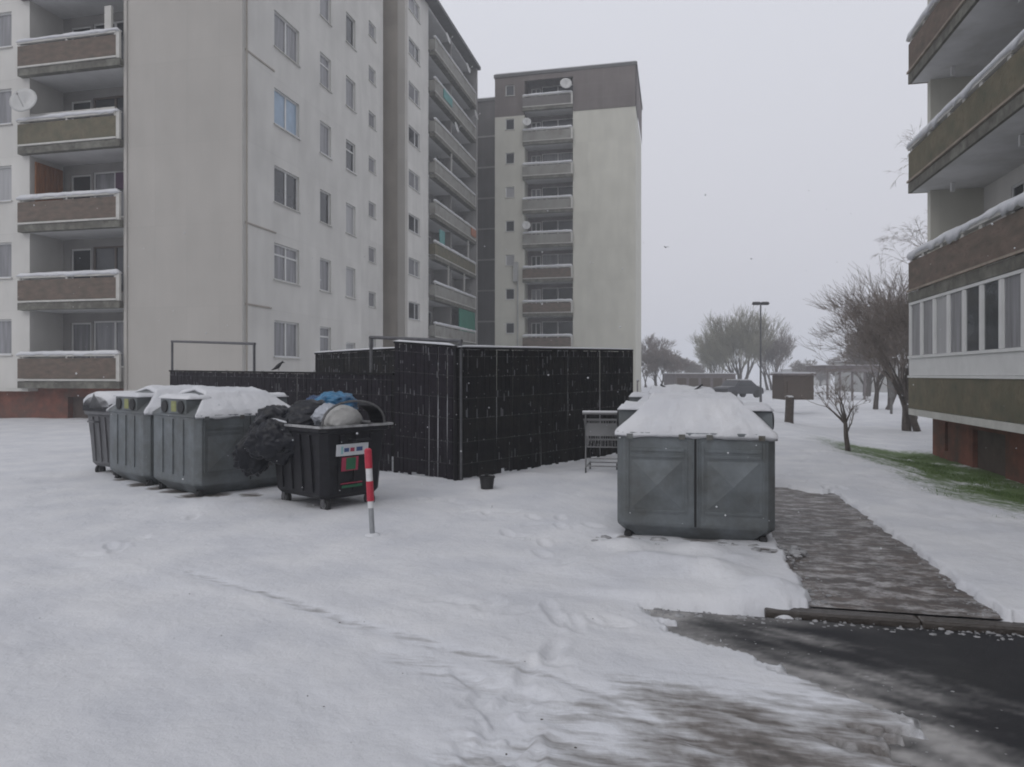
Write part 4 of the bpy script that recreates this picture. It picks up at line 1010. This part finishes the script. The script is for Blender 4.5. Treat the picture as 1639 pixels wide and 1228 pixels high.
q632, k632 = on_front(632); q590, k590 = on_front(590); q505, k505 = on_front(505); q272, k272 = on_front(272); q403, k403 = on_front(403)
fence(PC, PC+RDf*5.25, 2.07, 2.17, 'long tall black slatted fence running from the corner pipe to behind the front container', 'slat', seed=1)
fence(q632, PC-LD*-.04, 2.2, 2.09, 'short tall black slatted fence panel between the overfull bin and the corner pipe', 'slat_purple', seed=2)
fence(q272, q632+LD*.03, 1.76, 1.68, 'low dark slatted fence behind the left bins with a crow on it', 'slat_purple', seed=3, snow=False)
b0 = cw(-.2763*16.3, 16.3); b1 = cw(-.1667*13.9, 13.9)
fence(b0, b1 + (b1-b0)*.25, 2.15, 2.17, 'tall dark slatted fence at the back of the enclosure, seen above the low one', 'slat', seed=4)
def pipe_frame(a, b, h0, h1, label):
    d = (b-a); root = empty('pipe_frame', (a.x, a.y, 0), math.atan2(d.y, d.x), label, 'pipe frame', 'steel pipe goal frames in the slatted fence')
    L = d.length
    for u, h in ((0, h0), (L, h1)):
        m = MB(); m.tube((u, -.06, -.3), (u, -.06, h), .028, .028, 10); m.build('upright', M['pipe'], root)
    m = MB(); m.tube((-.028, -.06, h0), (L+.028, -.06, h1), .028, .028, 10); m.build('crossbar', M['pipe'], root)
pipe_frame(q403, q272, 2.28, 2.44, 'thin steel pipe frame rising over the low fence behind the left containers')
pipe_frame(PC - Vector((0, 0, 0)), q590, 2.16, 2.29, 'steel pipe frame at the fence corner, its right upright reaching the snow')

# ================================================================== BUCKET, TROLLEY
bp_ = gp(780, 787)
bk = empty('bucket', (bp_.x, bp_.y, .03), 0, 'small black plastic bucket lying in snow before the corner pipe', 'bucket')
m = MB(); n = 20
def ring(r, z): return [(r*math.cos(2*math.pi*i/n), r*math.sin(2*math.pi*i/n), z) for i in range(n)]
m.rings([ring(.085, 0), ring(.105, .17), ring(.115, .17), ring(.115, .185), ring(.098, .185), ring(.075, .03)]); m.build('body', M['rubber'], bk)
m = MB(); m.path([(.11*math.cos(a), .11*math.sin(a)*.3+.02, .18+.0*math.sin(a)+.03*math.sin(a)) for a in [math.pi*i/8 for i in range(9)]], .004); m.build('handle', M['wire'], bk)

tp = at(966, 11.7)
tr = empty('shopping_trolley', (tp.x, tp.y, .02), YAW+R(-8), 'old wire shopping trolley standing half hidden behind the front container', 'shopping trolley')
m = MB()
W2, D2 = .30, .42
bt = [(-W2,-D2,.92),(W2,-D2,.92),(W2,D2,.86),(-W2,D2,.86)]; bb = [(-W2*.86,-D2*.9,.48),(W2*.86,-D2*.9,.48),(W2*.8,D2*.8,.54),(-W2*.8,D2*.8,.54)]
m.path(bt+[bt[0]], .014); m.path(bb+[bb[0]], .011)
for i in range(4):
    a0, a1 = Vector(bt[i]), Vector(bt[(i+1) % 4]); c0, c1 = Vector(bb[i]), Vector(bb[(i+1) % 4])
    for k in range(15):
        t = k/14; m.tube(a0.lerp(a1, t), c0.lerp(c1, t), .0045, .0045, 4, cap=False)
    for t in (.25, .5, .75): m.tube(a0.lerp(c0, t), a1.lerp(c1, t), .0055, .0055, 4, cap=False)
for k in range(10): m.tube(Vector(bb[0]).lerp(Vector(bb[1]), k/9), Vector(bb[3]).lerp(Vector(bb[2]), k/9), .0045, .0045, 4, cap=False)
m.build('basket', M['trolley'], tr)
m = MB()
for sx in (-1, 1): m.path([(sx*W2*.9, -D2-.05, 1.02), (sx*W2*.9, -D2+.05, .48), (sx*W2*.9, -D2+.0, .16), (sx*W2*.75, D2, .14)], .013); 
m.tube((-W2*.9, -D2, .30), (W2*.9, -D2, .30), .01); m.tube((-W2*.9, -D2, .18), (W2*.9, -D2, .18), .012); m.tube((-W2*.75, D2, .14), (W2*.75, D2, .14), .01)
m.build('chassis', M['trolley'], tr)
m = MB(); m.tube((-W2-.02, -D2-.05, 1.02), (W2+.02, -D2-.05, 1.02), .02, .02, 10); m.build('handle', M['trolley'], tr)
m = MB(); m.box(-W2*.9, W2*.9, -D2-.02, -D2-.008, .66, .86); m.build('back_plate', M['trolley'], tr)
for sx, sy in ((-.9, -1), (.9, -1), (-.75, 1), (.75, 1)):
    m = MB(); x, y = sx*W2, sy*D2; m.tube((x-.012, y, .05), (x+.012, y, .05), .05, .05, 14); m.tube((x, y, .06), (x, y, .15), .012, .012, 6); m.build('castor', M['rubber'], tr)
m = MB(); m.tube((-W2-.02, -D2-.05, 1.045), (W2+.02, -D2-.05, 1.045), .018, .018, 8); m.build('snow', M['snow'], tr)

# ================================================================== CROW
cq, _ = on_front(446)
cr_ = empty('crow', (cq.x, cq.y, 1.73), TH, 'black crow perched on the low dark fence in front of the left tower', 'bird')
bm_ = MB()
bm_.rings([[(x+(0), r*math.cos(t)*.8, z+r*math.sin(t)) for t in [2*math.pi*i/12 for i in range(12)]] for x, z, r in
           ((-.24, .02, .012), (-.16, .05, .03), (-.08, .10, .062), (0, .145, .078), (.06, .19, .068), (.10, .235, .045), (.13, .265, .040), (.16, .27, .034), (.18, .265, .016), (.235, .25, .004))])
for sy in (-1, 1): bm_.tube((.01, sy*.025, .09), (.015, sy*.028, .0), .006, .004, 5)
cr_.scale = (.62,)*3; o = bm_.build('body', M['crow'], cr_, smooth=True)

# flying bird, small in the sky
fb = at(1066, 38, CH + (600-396)/FPX*38)
m = MB(); m.rings([[(x, r*math.cos(t), r*math.sin(t)) for t in [2*math.pi*i/8 for i in range(8)]] for x, r in ((-.2, .01), (-.1, .05), (.02, .06), (.12, .035), (.2, .008))])
for s_ in (-1, 1):
    m.hexa([(-.07,s_*.03,.0),(.07,s_*.03,0),(.04,s_*.22,.09),(-.08,s_*.2,.09),(-.07,s_*.03,.012),(.07,s_*.03,.012),(.04,s_*.22,.102),(-.08,s_*.2,.102)])
    m.hexa([(-.08,s_*.2,.09),(.04,s_*.22,.09),(-.03,s_*.42,.04),(-.08,s_*.4,.04),(-.08,s_*.2,.1),(.04,s_*.22,.1),(-.03,s_*.42,.048),(-.08,s_*.4,.048)])
o = m.build('bird', M['crow'], smooth=False); o.scale = (.5,)*3; o.location = fb; o.rotation_euler = (0, 0, 2.2); tag(o, 'tiny dark bird flying in the grey sky right of the middle high-rise', 'bird')

# ================================================================== TREES
def bare_tree(loc, H, seed, label, name='bare_tree', trunk_r=.16, spread=.9, levels=5, first=.22, mt='bark', mtw='twig', droop=0.0, kids_n=(3, 4), group=None, stems=1, twig_r=.012, lens=.72, up=.25):
    rr = random.Random(seed); root = empty(name, loc, 0, label, 'tree', group)
    T = MB(); C = MB()
    def grow(p, d, L, r, lev):
        segs = 3 if lev < 2 else 2; q = p; rd = r
        for i in range(segs):
            d2 = (d + Vector((rr.uniform(-1,1), rr.uniform(-1,1), rr.uniform(-.6,1)*(.6)))*.13*(1+lev*.4) + Vector((0,0,up*.25 - droop*lev*.2))).normalized()
            e = q + d2*(L/segs); r2 = max(twig_r*.35, rd*(.86 if lev == 0 else .74))
            (T if lev <= 1 else C).tube(q, e, rd, r2, 7 if lev < 2 else (4 if lev < 3 else 3), cap=False)
            if lev > 0 and lev < levels and i > 0 or (lev == 0 and i > 0):
                for k in range(rr.choice((1, 2)) if lev < levels-1 else 2):
                    side(e, d2, L*lens*rr.uniform(.6, 1.0), r2*.6, lev+1)
            q = e; d = d2; rd = r2
        if lev < levels:
            for k in range(rr.choice(kids_n)): side(q, d, L*lens*rr.uniform(.75, 1.1), rd*.8, lev+1)
    def side(p, d, L, r, lev):
        if lev > levels: return
        a = rr.uniform(0, 2*math.pi); u = d.orthogonal().normalized(); w = d.cross(u); t = rr.uniform(.35, .95)*spread
        nd = (d*math.cos(t) + (u*math.cos(a)+w*math.sin(a))*math.sin(t)).normalized()
        grow(p, nd, L, max(r, twig_r*.5), lev)
    for s in range(stems):
        off = Vector((rr.uniform(-.3, .3), rr.uniform(-.3, .3), 0)) if stems > 1 else Vector((0, 0, 0))
        d0 = Vector((rr.uniform(-.12, .12)*(stems), rr.uniform(-.1, .1), 1)).normalized()
        grow(off + Vector((0, 0, -.2)), d0, H*first + .2, trunk_r*(1 if stems == 1 else .7), 0)
    zmax = max([v[2] for v in C.v]); k = H/zmax
    for B_ in (T, C): B_.v = [(v[0]*k, v[1]*k, v[2]*k if v[2] > 0 else v[2]) for v in B_.v]
    T.build('trunk', M[mt], root); C.build('crown', M[mtw], root)
    return root
def zat(p): return Vector((p.x, p.y, gz(p.x, p.y)))
p = zat(at(1190, 92)); bare_tree(p, 11.6, 3, 'wide round bare tree in the background just left of the street lamp', trunk_r=.2, levels=5, first=.09, stems=4, mtw='twig_green', twig_r=.020, spread=.46, up=.35, kids_n=(2, 2), lens=.92)
p = zat(at(1236, 98)); bare_tree(p, 10.2, 5, 'bare tree filling the crown right behind the street lamp', trunk_r=.18, levels=5, first=.09, stems=4, twig_r=.020, spread=.46, up=.35, kids_n=(2, 2), lens=.92)
p = zat(at(1150, 100)); bare_tree(p, 9.4, 8, 'smaller bare tree on the left flank of the round tree group', trunk_r=.15, levels=5, first=.09, stems=4, mtw='twig_green', twig_r=.020, spread=.46, up=.35, kids_n=(2, 2), lens=.92)
p = zat(at(1456, 25.5)); bare_tree(p, 7.2, 12, 'dark bare tree with drooping branches right beside the apartment house at the right', trunk_r=.13, levels=5, first=.12, stems=3, spread=.62, lens=.88, droop=.05, kids_n=(2, 3), mt='bark', twig_r=.008, up=.2)
p = zat(at(1415, 42)); bare_tree(p, 8.0, 14, 'brownish bare tree in the middle distance right of the signpost', trunk_r=.14, levels=5, first=.12, stems=3, spread=.55, up=.3, twig_r=.012, lens=.88, kids_n=(2, 2))
p = zat(at(1545, 31)); bare_tree(p, 12.4, 15, 'tall birch behind the apartment house, its hanging twigs showing past the balconies', trunk_r=.13, levels=5, first=.34, spread=.62, droop=.32, mt='bark_grey', twig_r=.006, up=.1, lens=.60, kids_n=(2, 3))
p = zat(gp(1358, 726, -.12)); sap = bare_tree(p, 1.75, 22, 'small pruned sapling with snow on its forked twigs, standing alone on the lawn', name='sapling', trunk_r=.075, levels=4, first=.42, spread=.95, kids_n=(2, 3), twig_r=.008, lens=.62)
for i, (px, Z, H, lab) in enumerate(((1036, 95, 7.4, 'slim bare tree just right of the middle high-rise'), (1058, 88, 5.6, 'low bare tree, second from the middle high-rise'), (1082, 105, 6.0, 'faint bare tree between the low garages and the slim trees'), (1108, 120, 4.6, 'low misty bare tree left of the round tree group'),
        (1284, 110, 4.8, 'faint misty tree right behind the brown box shed'), (1312, 130, 3.6, 'lowest faint tree on the right horizon'), (1345, 95, 5.0, 'misty bare tree behind the long shelter roof'), (1380, 70, 7.0, 'bare tree left of the brownish tree near the signpost'))):
    p = zat(at(px, Z)); bare_tree(p, H, 30+i, lab, trunk_r=.13, levels=5, first=.12 if i > 0 else .25, spread=.75 if i else .4, twig_r=.026, stems=2+(i % 2), lens=.8, up=.25, kids_n=(2, 3))
# trunk post (cut tree) on lawn
p = gp(1263, 684, -.2)
st = empty('tree_stump', (p.x, p.y, -.25), 0, 'tall brown tree stump standing in the snow in front of the brown box shed', 'tree stump')
m = MB(); rg = []
for i, z in enumerate((-.2, 0, .06, .25, .6, 1.0, 1.12)):
    r = [.24, .22, .17, .145, .14, .145, .15][i]; rg.append([(r*(1+.12*math.sin(3*t+z*2))*math.cos(t)+.02*z, r*(1+.1*math.sin(5*t+1))*math.sin(t), z+(.03*math.sin(2*t) if i == 6 else 0)) for t in [2*math.pi*j/16 for j in range(16)]])
m.rings(rg); m.build('trunk', M['bark'], st, smooth=True)
m = MB(); m.ball((.02, 0, 1.12), .15, 14, 6, (1, 1, .35)); m.build('snow', M['snow'], st, smooth=True)

# ================================================================== BACKGROUND THINGS
def shed(px0, px1, Z, ztop, zbot, dep, label, cat, mt='wood_brown', name='shed', snow=.08, doors=0, rot=None):
    a = at(px0, Z); b = at(px1, Z); w = (b-a).length; g0 = gz(a.x, a.y)
    root = empty(name, (a.x, a.y, 0), YAW if rot is None else rot, label, cat)
    m = MB(); m.box(0, w, 0, dep, zbot, ztop); m.build('wall', M[mt], root)
    m = MB(); m.box(-.08, w+.08, -.08, dep+.08, ztop+.002, ztop+.09); r = m.build('roof', M['farwall'], root)
    if snow: m = MB(); m.box(-.06, w+.06, -.06, dep+.06, ztop+.09, ztop+.09+snow); m.build('snow', M['snow'], r)
    for k in range(doors):
        m = MB(); u0 = w*(k+.12)/doors; u1 = w*(k+.88)/doors; m.box(u0, u1, -.03, -.004, max(zbot, g0)+.05, ztop-.3); m.build('door', M['wood_brown'], root)
    return root
shed(1255, 1303, 36, CH+.0*36-.03, CH-(640-600)*36/FPX, 1.6, 'brown wooden box shed with a snow line on top, behind the tall tree stump', 'shed', 'wood_brown', doors=1)
shed(1082, 1178, 64, 1.65, -.5, 5, 'long low brown garage row beyond the round bare tree', 'garage', 'farwall', 'garage_row', doors=5)
shed(1322, 1412, 60, 2.35, 1.9, 4, 'long flat shelter roof on posts in the misty right background', 'shelter', 'farwall', 'open_shelter', .05)
sh = [o for o in COL.objects if o.name.startswith('open_shelter')][0]
for k in range(5):
    m = MB(); m.box(.2+k*1.05, .34+k*1.05, .2, .34, -.6, 1.9); m.build('post', M['farwall'], sh)
shed(1385, 1452, 85, 3.2, -.5, 8, 'pale misty house right behind the far trees near the right block', 'house', 'farwall_pale', 'far_house', .1, doors=0)
shed(1275, 1330, 140, 2.6, -.5, 8, 'faint low pale building on the right horizon', 'house', 'farwall_pale', 'far_house', .15)
shed(1003, 1022, 58, 1.1, -.5, 3, 'small grey hut seen between the tall fence and the garages', 'hut', 'farwall', 'hut', .1)
# parked dark car under snow by the garages
a = at(1166, 58); car = empty('parked_car', (a.x+.8, a.y, gz(a.x, a.y)+.0), YAW+R(30), 'dark parked car dusted with snow at the end of the garage row', 'car')
m = MB(); pr = [(-2.05,.35),(-2.1,.75),(-1.9,.88),(-1.2,.95),(-.7,1.40),(.6,1.43),(1.3,.98),(2.0,.80),(2.1,.5),(2.05,.3)]
m.rings([[(x, -.8, z) for x, z in pr], [(x, .8, z) for x, z in pr]]); m.build('body', M['carpaint'], car, bevel=.05)
m = MB(); m.hexa([(-.95,-.82,.98),(.9,-.82,.98),(.9,.82,.98),(-.95,.82,.98),(-.65,-.815,1.34),(.55,-.815,1.34),(.55,.815,1.34),(-.65,.815,1.34)]); m.build('window', M['glass'], car)
m = MB(); m.box(-.6, .5, -.7, .7, 1.435, 1.50); m.box(1.35, 1.95, -.65, .65, .93, .98); m.build('snow', M['snow'], car)
for sx in (-1.3, 1.3):
    for sy in (-.72, .72):
        m = MB(); m.tube((sx, sy-.1, .32), (sx, sy+.1, .32), .32, .32, 18); m.build('wheel', M['rubber'], car)
# street lamp with twin head
a = zat(at(1218, 41)); lp = empty('street_lamp', a, YAW, 'tall thin street lamp with a flat dark twin head rising out of the bare trees', 'street lamp')
m = MB(); m.tube((0, 0, -.2), (0, 0, 1.0), .08, .07, 10); m.tube((0, 0, 1.0), (0, 0, 6.0), .055, .045, 10); m.build('pole', M['pole'] if 'pole' in M else M['pipe'], lp)
for s_ in (-1, 1):
    m = MB(); m.rings([rect_ring(.19, .12, 6.0, .04, s_*.24), rect_ring(.24, .15, 6.06, .05, s_*.24), rect_ring(.2, .12, 6.16, .05, s_*.24)]); m.build('lamp_head', M['rubber'], lp)
m = MB(); m.rings([rect_ring(.2, .12, 6.162, .05, .24), rect_ring(.16, .09, 6.2, .05, .24)]); m.rings([rect_ring(.2, .12, 6.162, .05, -.24), rect_ring(.16, .09, 6.2, .05, -.24)]); m.build('snow', M['snow'], lp)
# sign post by the lawn
a = zat(at(1427, 37)); sp = empty('sign_post', a, YAW, 'grey board on a single post on the lawn, left of the dark drooping tree', 'sign')
m = MB(); m.box(-.05, .05, -.04, .04, -.2, 1.0); m.build('post', M['bark_grey'], sp)
m = MB(); m.box(-.16, .16, -.05, -.042, .95, 2.1); m.box(-.16, .16, .05, .042, .95, 2.1); m.box(-.15, .15, -.04, .04, .96, 2.09); m.build('board', M['bark_grey'], sp)
# low hedge / parked things far: dark stub by the right building
p = gp(1460, 672, -.3)
blob('snow_stump', (p.x, p.y, -.25), (.22, .2, .3), 'bark', 'small dark stump at the foot of the right-hand apartment house corner', 'stump', 12, amp=.2, sub=3)

# ================================================================== GRASS (stuff)
def grass():
    rs = np.random.RandomState(3); n = 34000
    Y = rs.uniform(8.0, 20.6, n); w = rs.gamma(1.6, .60, n); X = 6.15 - w + .15*np.sin(Y*1.3)
    keep = (fbm(X*1.7, Y*1.7, 8, 4) > .46 + .03*w) & (Y < 20.3 - (6.2-X)*1.6) & (X > 3.4)
    X, Y = X[keep], Y[keep]; v = []; f = []
    Zg = base_z(X, Y)+.02
    for x, y, z in zip(X, Y, Zg):
        a = rs.uniform(0, 6.28); h = rs.uniform(.03, .10); w_ = .008; l = rs.uniform(-.05, .05); k = len(v)
        v += [(x-w_*math.cos(a), y-w_*math.sin(a), z-.02), (x+w_*math.cos(a), y+w_*math.sin(a), z-.02), (x+l+w_*.4*math.cos(a), y+l*.6, z+h*.7), (x+l*1.5, y+l, z+h)]
        f += [(k, k+1, k+2), (k, k+2, k+3)]
    me = bpy.data.meshes.new('grass'); me.from_pydata(v, [], f); me.materials.append(M['grass']); o = bpy.data.objects.new('grass', me); COL.objects.link(o)
    tag(o, 'green grass showing through thin snow along the red plinth on the right', 'grass', kind='stuff')
M['grass'] = mat('winter_grass', (.09, .19, .035), .8, var=.45, scale=2.5, col2=(.15, .22, .07))
grass()

# ================================================================== FALLING SNOW (stuff)
def flakes():
    rs = random.Random(9); m = MB()
    for i in range(420):
        Z = rs.uniform(2.5, 14); p = at(rs.uniform(-20, 1660), Z); z = CH + (600-rs.uniform(300, 900))/FPX*Z
        if z < .2: continue
        r = rs.uniform(.0025, .0055)
        k = len(m.v); m.v += [(p.x+r, p.y, z), (p.x-r, p.y, z), (p.x, p.y+r, z), (p.x, p.y-r, z), (p.x, p.y, z+r), (p.x, p.y, z-r)]
        m.f += [(k+a, k+b, k+c) for a, b, c in ((0,2,4),(2,1,4),(1,3,4),(3,0,4),(2,0,5),(1,2,5),(3,1,5),(0,3,5))]
    o = m.build('snowflakes', M['snow']); tag(o, 'sparse snowflakes drifting through the air', 'snowflakes', kind='stuff')
flakes()

# ================================================================== HAZE
m = MB(); m.box(-700, 700, -700, 900, -2.6, 34.0)
hz = m.build('haze', bpy.data.materials.new('haze')); hm = hz.data.materials[0]; hm.use_nodes = True; t = hm.node_tree; t.nodes.clear()
o_ = t.nodes.new('ShaderNodeOutputMaterial'); pv = t.nodes.new('ShaderNodeVolumePrincipled'); pv.inputs['Color'].default_value = (.93, .95, .98, 1); pv.inputs['Density'].default_value = .0026
pv.inputs['Anisotropy'].default_value = .2
t.links.new(pv.outputs[0], o_.inputs['Volume']); tag(hz, 'thin wintry mist in the air', None, kind='stuff')

# ================================================================== SLUSH LUMPS AND GRIT (stuff)
def lumps():
    rs = random.Random(21); m = MB(); d = MB()
    yc = [1.0, 2.0, 3.32, 3.55, 4.0, 4.42, 4.73, 5.05, 5.32]; xc = [1.9, 1.45, 1.12, 1.02, .93, .57, .12, -.12, -.28]
    def lump(B, x, y, z, r):
        k = len(B.v); B.ball((x, y, z), r, 7, 4, (rs.uniform(.8, 1.6), rs.uniform(.7, 1.1), rs.uniform(.4, .8)))
        for i in range(k, len(B.v)):
            v = B.v[i]; B.v[i] = (v[0]+rs.uniform(-.22, .22)*r, v[1]+rs.uniform(-.22, .22)*r, v[2]+rs.uniform(-.2, .2)*r)
    for i in range(450):
        y = rs.uniform(2.4, 5.25); x = float(np.interp(y, yc, xc)) + rs.gauss(.12, .26); lump(m, x, y, -.048, abs(rs.gauss(.0, .0035))+.0015)
    for i in range(500):
        y = 5.45 + 5.2*rs.random()**1.5; x = rs.choice((1.0, 2.15)) + rs.gauss(0, .09); lump(m, x, y, .001, abs(rs.gauss(.0, .006))+.002)
    for i in range(260):
        x = rs.uniform(-.2, 2.3); y = 5.22 + rs.gauss(0, .05); lump(m, x, y, -.048, abs(rs.gauss(.0, .008))+.002)
    for i in range(160):
        x = rs.uniform(-.75, 1.15); y = 7.12 - abs(rs.gauss(.0, .28)); lump(m, x, y, .03, abs(rs.gauss(.01, .018))+.004)
    o = m.build('slush_lumps', M['slushlump'], smooth=True); tag(o, 'broken lumps of grey slush along the edges of asphalt and path', 'slush', kind='stuff')
    for i in range(90):
        Z = rs.uniform(2.8, 9); p = at(rs.uniform(-50, 1650), Z); lump(d, p.x, p.y, rs.uniform(-.02, .02), rs.uniform(.002, .006))
    o = d.build('grit', M['bark']); tag(o, 'dark specks of grit and twigs lying on the snow', 'grit', kind='stuff')
M['slushlump'] = mat('slush_lump', (.30, .30, .305), .6, var=.35, scale=12, bump=.4)
lumps()
